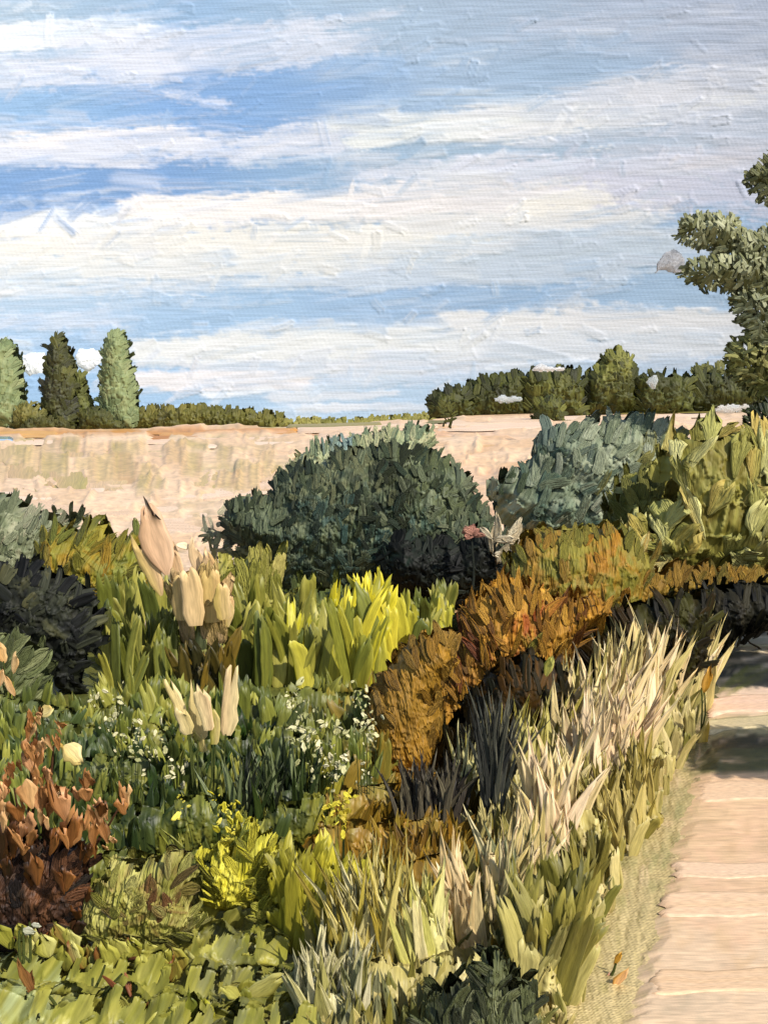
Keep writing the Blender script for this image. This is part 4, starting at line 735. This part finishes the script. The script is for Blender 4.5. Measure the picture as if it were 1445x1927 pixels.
P = [sward([(960, 1700), (1030, 1560), (1120, 1480), (1250, 1440), (1330, 1290), (1310, 1390), (1230, 1540), (1150, 1700), (1110, 1860), (1050, 2010), (960, 2010)], vg, 56, 17, 300, seed=7, kind='dab', spread=14, lean=.3),
     sward([(600, 1720), (1000, 1640), (1010, 2010), (560, 2010)], [(156, 148, 82), (180, 168, 110), (128, 122, 56), (110, 112, 66), (150, 118, 34, 740, 1620, 70, 8), (130, 132, 104, 640, 1900, 60, 6)], 80, 22, 480, seed=8),
     sward([(580, 1560), (740, 1500), (900, 1540), (900, 1660), (640, 1700)], [(138, 104, 24), (120, 92, 22), (152, 124, 40), (96, 78, 22), (150, 136, 74)], 70, 22, 200, seed=9, spread=24, ang=26),
     sward([(900, 1440), (1100, 1330), (1290, 1230), (1300, 1400), (1120, 1540), (960, 1660), (880, 1620)], [(168, 158, 96), (192, 180, 126), (140, 132, 68), (210, 196, 150)], 84, 22, 600, seed=10, ang=6)]
och2 = [(150, 112, 34), (132, 100, 30), (164, 128, 50), (112, 88, 30), (150, 138, 70)]; vp = [(190, 180, 124), (168, 158, 96), (206, 194, 146), (150, 142, 82)]
for i, (x0, x1, yb, h, pl_) in enumerate(((600, 800, 1560, 90, och2), (570, 860, 1630, 90, och2), (620, 900, 1700, 84, och2), (900, 1120, 1530, 76, vp), (940, 1150, 1610, 84, vp), (900, 1130, 1720, 90, vp), (640, 1090, 1800, 80, vp), (600, 1060, 1890, 80, vp), (1100, 1260, 1450, 70, vp), (1080, 1215, 1540, 70, vp))):
    P += strip(x0, x1, yb, h, pl_, 56, 17, 300 + i, ang=4)
tag(mesh_obj('verge_grass', P, M_LEAF), 'short tan and olive grass on the verge beside the path', 'grass', kind='stuff')

def tuft(label, poly, pal, hgt, wid, n, seed, name='grass_tuft', cat='grass tuft', group=None, parts='blade', **kw):
    c = np.asarray(poly, float).mean(0); b = G(c[0], c[1]); t = thing(name, tuple(b), label, cat, group)
    body = kw.pop('body', True); pa = np.asarray(poly, float); B = []
    if body:
        w_ = np.ptp(pa[:, 0]); yb = pa[:, 1].mean(); B = strip(pa[:, 0].min() - w_ * .04, pa[:, 0].max() + w_ * .04, yb, hgt * .72, pal, hgt * .55, wid * .8, seed + 60, ang=kw.get('ang', 0))
    mesh_obj(parts, B + [sward(poly, pal, hgt, wid, n, seed=seed, **kw)], M_LEAF, t); return t
YG = 'bright upright plants in the yellow green row'
yg = [(140, 138, 52), (124, 126, 48), (156, 152, 66), (100, 106, 40), (164, 160, 80), (84, 94, 40)]
tuft('left end of the yellow green row, thin olive blades behind the dark bush', [(190, 1200), (330, 1190), (340, 1290), (200, 1310)], yg + [(96, 106, 58)], 100, 24, 60, 20, name='leafy_clump', cat='plant', group=YG, kind='dab', spread=12)
tuft('yellow green clump directly below the pink plant', [(310, 1220), (480, 1210), (480, 1290), (320, 1290)], yg + [(184, 186, 120)], 90, 30, 50, 21, name='leafy_clump', cat='plant', group=YG, kind='dab', spread=8)
tuft('lemon and lime clump in the middle of the yellow green row', [(450, 1220), (640, 1220), (640, 1300), (460, 1300)], yg + [(196, 190, 40)], 108, 28, 70, 22, name='leafy_clump', cat='plant', group=YG, kind='dab', spread=8)
tuft('brightest lemon yellow clump in front of the big round bush', [(620, 1240), (735, 1230), (735, 1305), (630, 1310)], [(206, 196, 44), (220, 208, 64), (160, 156, 50), (130, 132, 44), (110, 116, 44)], 130, 28, 60, 23, name='leafy_clump', cat='plant', group=YG, kind='dab', spread=8)
tuft('small yellow green clump at the right end of the row by the ochre shrub', [(730, 1200), (840, 1180), (830, 1220), (740, 1250)], yg + [(196, 190, 60)], 80, 24, 40, 24, name='leafy_clump', cat='plant', group=YG, kind='dab', spread=12)
shrub('bush', 'small dark moss green bush behind the lemon yellow clump', 'bush', [(530, 1180), (534, 1110), (560, 1100), (600, 1108), (640, 1102), (700, 1110), (760, 1120), (800, 1140), (850, 1150), (846, 1200), (700, 1230), (560, 1230)], 12.9, [(80, 92, 40), (96, 106, 44), (60, 72, 36), (112, 118, 52)], 46, 15, seed=75, cover=2.1)
tuft('dark bronze tuft among the blades below the pink plant', [(350, 1290), (440, 1280), (440, 1330), (350, 1330)], [(92, 78, 26), (64, 58, 24), (120, 98, 34), (48, 46, 22)], 80, 22, 40, 25, kind='leaf')
# pale flower spikes
def spikes(label, L_, Y, name, seed, cat='flower', part='petal', kind='leaf'):
    a = np.array([q[:5] for q in L_], float); c = a[:, 0].mean(); m = Y / F; x = (c - CX) * m
    t = thing(name, (x, Y, 0), label, cat); placed(t, part, L_, Y=Y, seed=seed, kind=kind)
    T = [tube(((q[0] - CX) * m * .3 + x * .7, Y + .03, -.02), ((q[0] - CX) * m, Y + .02, H - (q[1] - HY) * m + .02), .008, .005, (84, 92, 40), rings=4, seed=i) for i, q in enumerate(L_[:6])]
    mesh_obj('stem', T, M_BARK, t); return t
cr, cr2, pk1 = (226, 208, 166), (208, 190, 136), (224, 196, 160)
spikes('cluster of cream feathery flower spikes in the dark grass', [(346, 1350, 322, 1284, 20, cr, cr2), (372, 1400, 366, 1300, 30, cr, cr2), (396, 1370, 388, 1282, 28, pk1, cr), (424, 1390, 430, 1270, 34, cr, pk1), (356, 1380, 342, 1330, 26, cr2, cr), (404, 1400, 410, 1330, 20, cr2, (150, 146, 70)), (380, 1420, 372, 1380, 20, cr2, (130, 130, 60))], 6.7, 'flower_cluster', 1, kind='dab')
spikes('two tan buds standing above the copper leaved plant', [(76, 1340, 106, 1328, 24, (222, 206, 150), (206, 180, 110)), (124, 1400, 158, 1424, 36, (206, 184, 120), (226, 208, 160)), (140, 1436, 118, 1402, 20, (196, 150, 70), (220, 196, 120))], 5.9, 'flower_bud', 2, part='bud')
spikes('single cream grass head rising above the near black painted shade', [(1024, 1270, 1032, 1234, 18, (206, 204, 120), (184, 180, 84))], 7.8, 'oat_stalk', 3, cat='grass', part='seed_head')
def speckle(label, poly, n, pal, size, seed, py0=60, name='blossom_spray', group='sprays of tiny white blossom'):
    rng = np.random.default_rng(seed + 500); c = np.asarray(poly, float).mean(0); base = G(c[0], np.asarray(poly)[:, 1].max() + 105); Y = float(base[1]); m = Y / F
    t = thing(name, tuple(base), label, 'blossom', group)
    cl = sample(poly, max(3, n // 9), rng); p = cl[rng.integers(len(cl), size=n)] + rng.standard_normal((n, 2)) * [9, 16]
    pos = np.stack([(p[:, 0] - CX) * m, Y + rng.standard_normal(n) * .05 - .12, H - (p[:, 1] - HY) * m], -1)
    u = rng.standard_normal((n, 3)) * [1, .4, 1.3]; nn = np.tile([0, -1., .3], (n, 1)) + rng.standard_normal((n, 3)) * .5
    sz = size * (.3 + 1.3 * rng.random(n) ** 2) * m * 1.1
    mesh_obj('blossom', [dabs(pos, u, nn, sz * 1.3, sz * .8, sz * .25, 'leaf', pick(pal, p[:, 0], p[:, 1], rng) * KV, pick(pal, p[:, 0], p[:, 1], rng) * KV, rng=rng, rag=.4)], M_LEAF, t)
    T = [tube((base[0] + (q[0] - c[0]) * m * .5, Y + .02, -.02), ((q[0] - CX) * m, Y - .08, H - (q[1] - HY) * m), .003, .002, (70, 84, 40), rings=3, seg=5) for q in cl]
    mesh_obj('stem', T, M_BARK, t)
wb = [(214, 210, 172), (190, 190, 146), (150, 154, 108), (226, 220, 192)]
speckle('spray of tiny white blossom in the dark grass left of the ochre shrub', [(540, 1300), (590, 1280), (640, 1330), (660, 1420), (620, 1460), (580, 1420), (540, 1370)], 150, wb, 8, 1)
speckle('thin spray of cream blossom at the edge of the smooth ochre shrub', [(660, 1290), (700, 1290), (720, 1430), (690, 1460), (660, 1400)], 70, wb, 6, 2)
speckle('trailing spray of pale blossom above the copper leaved plant', [(180, 1300), (230, 1290), (260, 1340), (290, 1420), (300, 1450), (270, 1440), (240, 1360), (190, 1330)], 90, wb, 6, 3)
speckle('sparse spray of blossom beside the cream flower spikes', [(310, 1370), (350, 1380), (350, 1440), (320, 1440)], 30, wb, 7, 4)
speckle('tiny lemon blossoms in the dark grass above the bright yellow bush', [(340, 1500), (400, 1480), (460, 1500), (470, 1540), (420, 1560), (350, 1540)], 50, [(206, 196, 50), (176, 170, 44), (220, 210, 90)], 9, 5, group='sprays of tiny yellow blossom')
speckle('scattered yellow blossoms at the right end of the dark grass', [(560, 1470), (620, 1460), (720, 1500), (720, 1560), (600, 1520)], 50, [(206, 196, 60), (176, 160, 44)], 9, 6, group='sprays of tiny yellow blossom')
tuft('dark green spiky tuft in the middle of the left bank', [(430, 1560), (580, 1530), (590, 1580), (440, 1610)], [(34, 46, 22), (48, 64, 26), (60, 76, 34), (28, 34, 24), (120, 132, 96)], 130, 14, 110, 27)
shrub('leafy_plant', 'sage green plant at the left edge below the blue black bush', 'plant', [(-60, 1330), (-60, 1210), (0, 1196), (40, 1200), (70, 1220), (90, 1260), (96, 1310), (60, 1330), (20, 1340)], 9.4, [(112, 122, 82), (92, 102, 66), (134, 140, 102), (80, 88, 54)], 52, 22, seed=77, ang=30, spread=30, kind='leaf', cover=2.1)
spikes('peach coloured flowers at the left edge of the sage green plant', [(6, 1250, -4, 1212, 20, (226, 188, 140), (206, 160, 104)), (22, 1270, 30, 1226, 16, (214, 174, 124), (232, 200, 158)), (28, 1310, 12, 1270, 14, (206, 160, 110), (226, 190, 150)), (4, 1290, 10, 1256, 14, (226, 190, 150), (190, 140, 90))], 8.6, 'flower_cluster', 5)

# copper leaved plant at lower left
t = shrub('copper_plant', 'tall dry plant with copper leaves and a dark brown base', 'plant', [(-60, 1780), (-60, 1590), (0, 1570), (60, 1580), (110, 1596), (150, 1590), (170, 1620), (170, 1700), (140, 1740), (60, 1776)], 5.25,
      [(50, 34, 26), (36, 24, 18), (74, 46, 28), (104, 66, 40), (28, 20, 20), (60, 54, 48), (128, 84, 56, 120, 1700, 40, 2)], 46, 24, seed=78, ang=10, spread=60, cover=2.2, stem=(70, 44, 28), depth=.16)
cp, cp2, cb, pch = (176, 126, 84), (140, 92, 52), (96, 58, 30), (226, 184, 140)
rng = np.random.default_rng(88); LL = []
for (x, y, s_) in ((60, 1400, 56), (50, 1370, 40), (70, 1440, 54), (20, 1480, 50), (60, 1500, 70), (40, 1540, 70), (130, 1540, 76), (150, 1500, 50), (110, 1500, 40), (90, 1470, 40), (190, 1560, 60), (206, 1520, 52), (236, 1500, 44), (180, 1590, 40), (100, 1590, 50), (20, 1590, 60), (140, 1580, 44), (0, 1540, 60), (0, 1490, 40), (60, 1580, 50), (10, 1620, 60), (60, 1640, 64), (120, 1640, 50), (150, 1720, 50), (30, 1450, 30), (104, 1396, 30), (120, 1370, 24), (74, 1350, 24), (166, 1470, 24), (216, 1580, 24), (150, 1610, 40), (86, 1540, 36), (30, 1560, 40)):
    for k in range(3):
        a = rng.random() * 6.28; r = s_ * .28; q = (x + math.cos(a) * r * .8, y + math.sin(a) * r); b_ = rng.random() * 1.2 - .6
        w_ = s_ * (.30 + .25 * rng.random()); ln = s_ * (.55 + .5 * rng.random())
        dark_ = y > 1585
        cc = [cb, (60, 38, 24), cp2, (40, 28, 22)] if dark_ else [cp, cp2, pch, cb, (206, 156, 120), cp]
        LL.append((q[0], q[1] + ln * .5, q[0] + math.sin(b_) * ln * .6, q[1] - ln * .5, w_, cc[rng.integers(len(cc))], cc[rng.integers(len(cc))]))
placed(t, 'leaf', LL, Y=5.1, seed=9, T=.16, kind='fan', rag=.45)
mm = 5.2 / F
mesh_obj('twig', [tube(((70 - CX) * mm, 5.22, .02), ((x - CX) * mm, 5.18, H - (y - HY) * mm), .012, .004, (84, 52, 30), rings=6, seed=i) for i, (x, y) in enumerate(((60, 1400), (70, 1350), (30, 1480), (130, 1520), (236, 1500), (190, 1570), (0, 1500), (104, 1400)))], M_BARK, t)

# bright yellow bush
shrub('yellow_bush', 'bright lemon yellow flowering bush with pointed tips', 'bush', [(358, 1570), (378, 1596), (410, 1604), (414, 1566), (430, 1600), (440, 1596), (458, 1552), (474, 1542), (492, 1572), (512, 1560), (520, 1600), (506, 1640), (512, 1680), (470, 1700), (440, 1706), (400, 1700), (396, 1670), (384, 1640), (372, 1612)], 5.6,
      [(206, 198, 50), (220, 210, 66), (188, 182, 44), (226, 220, 96), (170, 166, 50), (150, 150, 50)], 50, 17, seed=79, ang=6, spread=46, kind='leaf', cover=2.4, fringe=.5, depth=.14, tilt=.4, leafname='flowers', stem=(90, 96, 40), T=.24)
shrub('leafy_plant', 'small lemon yellow plant just below the bright yellow bush', 'plant', [(470, 1720), (476, 1684), (492, 1676), (512, 1700), (508, 1740), (488, 1758)], 5.35, [(196, 190, 60), (150, 152, 46), (212, 206, 96)], 34, 14, seed=80, kind='leaf', cover=2., core=False)
tuft('yellow green upright clump right of the bright yellow bush', [(520, 1740), (670, 1730), (680, 1790), (540, 1800)], [(168, 162, 44), (186, 178, 54), (140, 136, 40), (204, 194, 60), (120, 116, 36)], 120, 28, 90, 28, name='leafy_clump', cat='plant', kind='dab', spread=10)
shrub('leafy_plant', 'pale olive plant with rounded leaves beside the copper leaved plant', 'plant', [(150, 1750), (160, 1690), (190, 1660), (186, 1630), (220, 1618), (270, 1620), (304, 1612), (330, 1602), (354, 1624), (372, 1680), (380, 1740), (300, 1770), (200, 1776)], 5.2,
      [(148, 148, 66), (168, 166, 86), (124, 126, 48), (188, 184, 112), (112, 98, 46), (142, 116, 76, 208, 1640, 20, 6), (100, 84, 44, 330, 1630, 22, 5), (120, 84, 50, 320, 1680, 20, 4)], 40, 21, seed=81, ang=10, spread=60, kind='leaf', cover=2.2, depth=.16)
t = thing('leafy_branch', tuple(G(180, 1850)), 'long pale green leafy branch lying across the bottom left corner', 'branch')
rng = np.random.default_rng(5); LL = []
for k in range(34):
    s_ = k / 33.; x = 30 + 340 * s_; y = 1762 + 62 * s_ + rng.standard_normal() * 8; a = -.3 + rng.standard_normal() * .5
    LL.append((x, y + 22, x + math.sin(a) * 30, y - 26, 26 + rng.random() * 14, [(158, 156, 72), (178, 176, 96), (132, 132, 52), (196, 194, 128)][rng.integers(4)], [(158, 156, 72), (110, 108, 44), (120, 70, 40)][rng.integers(3)]))
placed(t, 'leaf', LL, Y=4.95, seed=12)
m5 = 4.97 / F
mesh_obj('stem', [tube(((30 - CX) * m5, 4.98, H - (1790 - HY) * m5), ((400 - CX) * m5, 4.98, .01), .012, .006, (96, 58, 34), rings=8)], M_BARK, t)
spikes('small white blossom on the leafy branch in the bottom left corner', [(40, 1754, 72, 1750, 16, (222, 222, 206), (204, 206, 190)), (34, 1764, 58, 1762, 12, (230, 228, 214), (190, 190, 170)), (54, 1748, 76, 1744, 10, (214, 214, 200), (226, 226, 214))], 4.8, 'blossom', 7, part='petal')
spikes('red brown curled stalk among the ground cover at the bottom', [(196, 1830, 232, 1850, 12, (96, 50, 30), (128, 76, 44)), (228, 1846, 242, 1890, 12, (110, 54, 30), (140, 90, 50)), (70, 1870, 44, 1800, 20, (110, 72, 44), (134, 96, 56)), (50, 1880, 60, 1830, 14, (120, 84, 50), (90, 56, 34))], 4.65, 'dry_stalk', 8, cat='stalk', part='curl')
spikes('folded pale olive leaf at the bottom beside the ground cover', [(460, 1896, 526, 1840, 34, (156, 152, 78), (182, 176, 110)), (356, 1930, 368, 1846, 30, (90, 100, 40), (150, 156, 60)), (400, 1930, 384, 1876, 34, (168, 168, 60), (140, 142, 44)), (450, 1890, 420, 1856, 24, (150, 146, 74), (168, 166, 90))], 4.6, 'broad_leaf', 9, cat='leaf', part='blade')

# grey tufts in the middle
tuft('squat dark purple grey tuft on the ochre bank', [(752, 1560), (860, 1550), (856, 1590), (758, 1596)], [(60, 54, 50), (46, 42, 42), (84, 78, 68), (34, 32, 32), (110, 104, 88)], 112, 12, 190, 30, spread=12, group='dark grey tufts', body=False)
tuft('narrow dark grey tuft arching over beside the near black painted shade', [(904, 1560), (934, 1550), (930, 1590), (904, 1590)], [(52, 54, 54), (74, 76, 72), (40, 42, 44), (112, 112, 100)], 230, 11, 60, 31, spread=5, ang=5, jit=.15, group='dark grey tufts', body=False)
# pale grass along the path
PG = 'pale grass tufts along the path'
pg = [(226, 210, 168), (236, 214, 178), (206, 192, 138), (240, 220, 190), (184, 172, 108), (222, 200, 148), (160, 150, 88)]
pkk = [(232, 206, 176), (226, 198, 166), (214, 196, 146), (238, 216, 190)]
def ptuft(label, poly, pal, h_, w_, n, s, **kw): kw.setdefault('kind', 'spear'); kw.setdefault('spread', 12); return tuft(label, poly, pal, h_, w_, n, s, group=PG, **kw)
ptuft('tall pale grass tuft at the far end of the verge by the path', [(1210, 1310), (1310, 1290), (1320, 1340), (1230, 1370)], pg, 136, 26, 100, 40, ang=8)
ptuft('tall cream grass tuft in front of the hollow near the far end of the verge', [(1120, 1370), (1220, 1340), (1230, 1400), (1130, 1420)], pg, 160, 27, 110, 41, ang=8)
ptuft('pale grass tuft with a single tall point before the near black painted shade', [(1030, 1430), (1130, 1390), (1140, 1460), (1040, 1480)], pg, 150, 26, 80, 42, ang=5)
ptuft('thin yellowish grass tuft right of the arching grey tuft', [(936, 1470), (1030, 1440), (1040, 1490), (940, 1510)], [(196, 188, 120), (176, 166, 84), (208, 200, 140), (128, 120, 54)], 130, 24, 56, 43, ang=4)
ptuft('short yellowish grass tuft between the two dark grey tufts', [(856, 1520), (904, 1510), (906, 1540), (860, 1545)], [(190, 184, 140), (160, 152, 84), (206, 200, 150)], 120, 12, 34, 44)
ptuft('pink tinged grass tuft halfway along the verge', [(1060, 1480), (1180, 1430), (1190, 1500), (1080, 1540)], pkk + pg[:3], 150, 32, 100, 45, ang=10)
ptuft('broad peach coloured grass tuft in the middle of the verge', [(985, 1600), (1060, 1570), (1070, 1640), (1000, 1660)], pkk + [(206, 190, 140)], 165, 26, 62, 46, ang=3, kind='blade')
ptuft('olive grass tuft leaning over the sandy edge of the verge', [(1120, 1560), (1220, 1500), (1240, 1540), (1160, 1620)], [(146, 132, 62), (168, 152, 84), (190, 176, 116), (124, 112, 50)], 110, 22, 126, 47, ang=-6)
ptuft('grey green and cream grass tuft below the peach coloured tuft', [(900, 1730), (990, 1690), (1000, 1770), (920, 1790)], pg + [(128, 134, 106), (150, 154, 120)], 150, 25, 103, 48, ang=10)
ptuft('lone leaning cream grass tuft with the widest blades', [(850, 1790), (910, 1780), (912, 1830), (860, 1830)], [(226, 200, 160), (232, 208, 170), (212, 186, 140), (218, 204, 160)], 180, 26, 26, 49, ang=-14, kind='blade', spread=7)
ptuft('pale lime and cream grass tuft left of the widest bladed tuft', [(770, 1830), (850, 1820), (850, 1880), (780, 1880)], [(206, 202, 140), (218, 208, 160), (172, 170, 88), (190, 186, 110)], 160, 24, 56, 50, ang=-12, kind='blade', spread=8)
ptuft('yellow stemmed grass tuft right of the lime green upright clump', [(640, 1830), (760, 1800), (770, 1870), (660, 1890)], [(186, 170, 76), (206, 192, 120), (160, 142, 56), (214, 206, 160), (128, 116, 50)], 190, 22, 126, 51, ang=-6)
ptuft('white tipped grass tuft at the bottom of the bank', [(560, 1900), (680, 1890), (700, 1950), (580, 1950)], [(196, 190, 150), (214, 208, 180), (150, 146, 90), (120, 124, 96)], 120, 25, 92, 52, ang=-4)
ptuft('dark olive grass tuft on the verge beside the peach coloured tuft', [(1074, 1690), (1120, 1680), (1124, 1720), (1080, 1730)], [(66, 66, 22), (96, 90, 36), (128, 120, 56)], 110, 13, 40, 53, kind='dab')
ptuft('olive brown grass tuft above the dark green leafy rosette', [(970, 1860), (1060, 1830), (1070, 1890), (980, 1910)], [(134, 128, 60), (110, 108, 48), (156, 146, 78), (84, 84, 40), (176, 168, 110)], 180, 33, 92, 54, ang=6, kind='dab')
tuft('short olive brown grass tuft under the squat purple grey tuft', [(720, 1640), (860, 1630), (860, 1680), (730, 1690)], [(112, 84, 24), (140, 104, 28), (84, 64, 24), (150, 130, 50)], 84, 14, 120, 55, kind='blade')
shrub('rosette_plant', 'dark green spiky rosette at the bottom edge', 'plant', [(796, 1960), (806, 1890), (830, 1880), (842, 1832), (862, 1846), (880, 1870), (896, 1850), (910, 1790), (938, 1788), (950, 1850), (980, 1850), (1010, 1856), (1008, 1900), (1000, 1960), (900, 1990)], 4.3,
      [(58, 66, 38), (78, 86, 50), (44, 50, 32), (104, 112, 76), (124, 130, 100), (36, 42, 28)], 64, 17, seed=90, ang=0, spread=34, kind='dab', cover=2.2, fringe=.6, depth=.14, stem=(60, 66, 36), T=.22)
spikes('small pink and orange blossoms at the grassy edge of the path', [(1146, 1880, 1150, 1840, 22, (222, 176, 166), (214, 164, 150)), (1150, 1850, 1166, 1808, 18, (226, 184, 150), (222, 170, 90)), (1160, 1826, 1170, 1796, 12, (222, 176, 80), (210, 160, 60)), (1130, 1900, 1140, 1870, 18, (214, 190, 160), (222, 190, 170))], 4.95, 'flower_cluster', 10)
spikes('upright ochre leaves at the path edge beside the far grass tuft', [(1320, 1300, 1330, 1252, 18, (176, 128, 36), (206, 160, 80)), (1318, 1412, 1326, 1356, 22, (176, 146, 60), (196, 176, 110)), (1326, 1296, 1336, 1270, 12, (160, 106, 30), (190, 140, 60))], 8.6, 'leafy_shoot', 11, cat='plant', part='leaf')
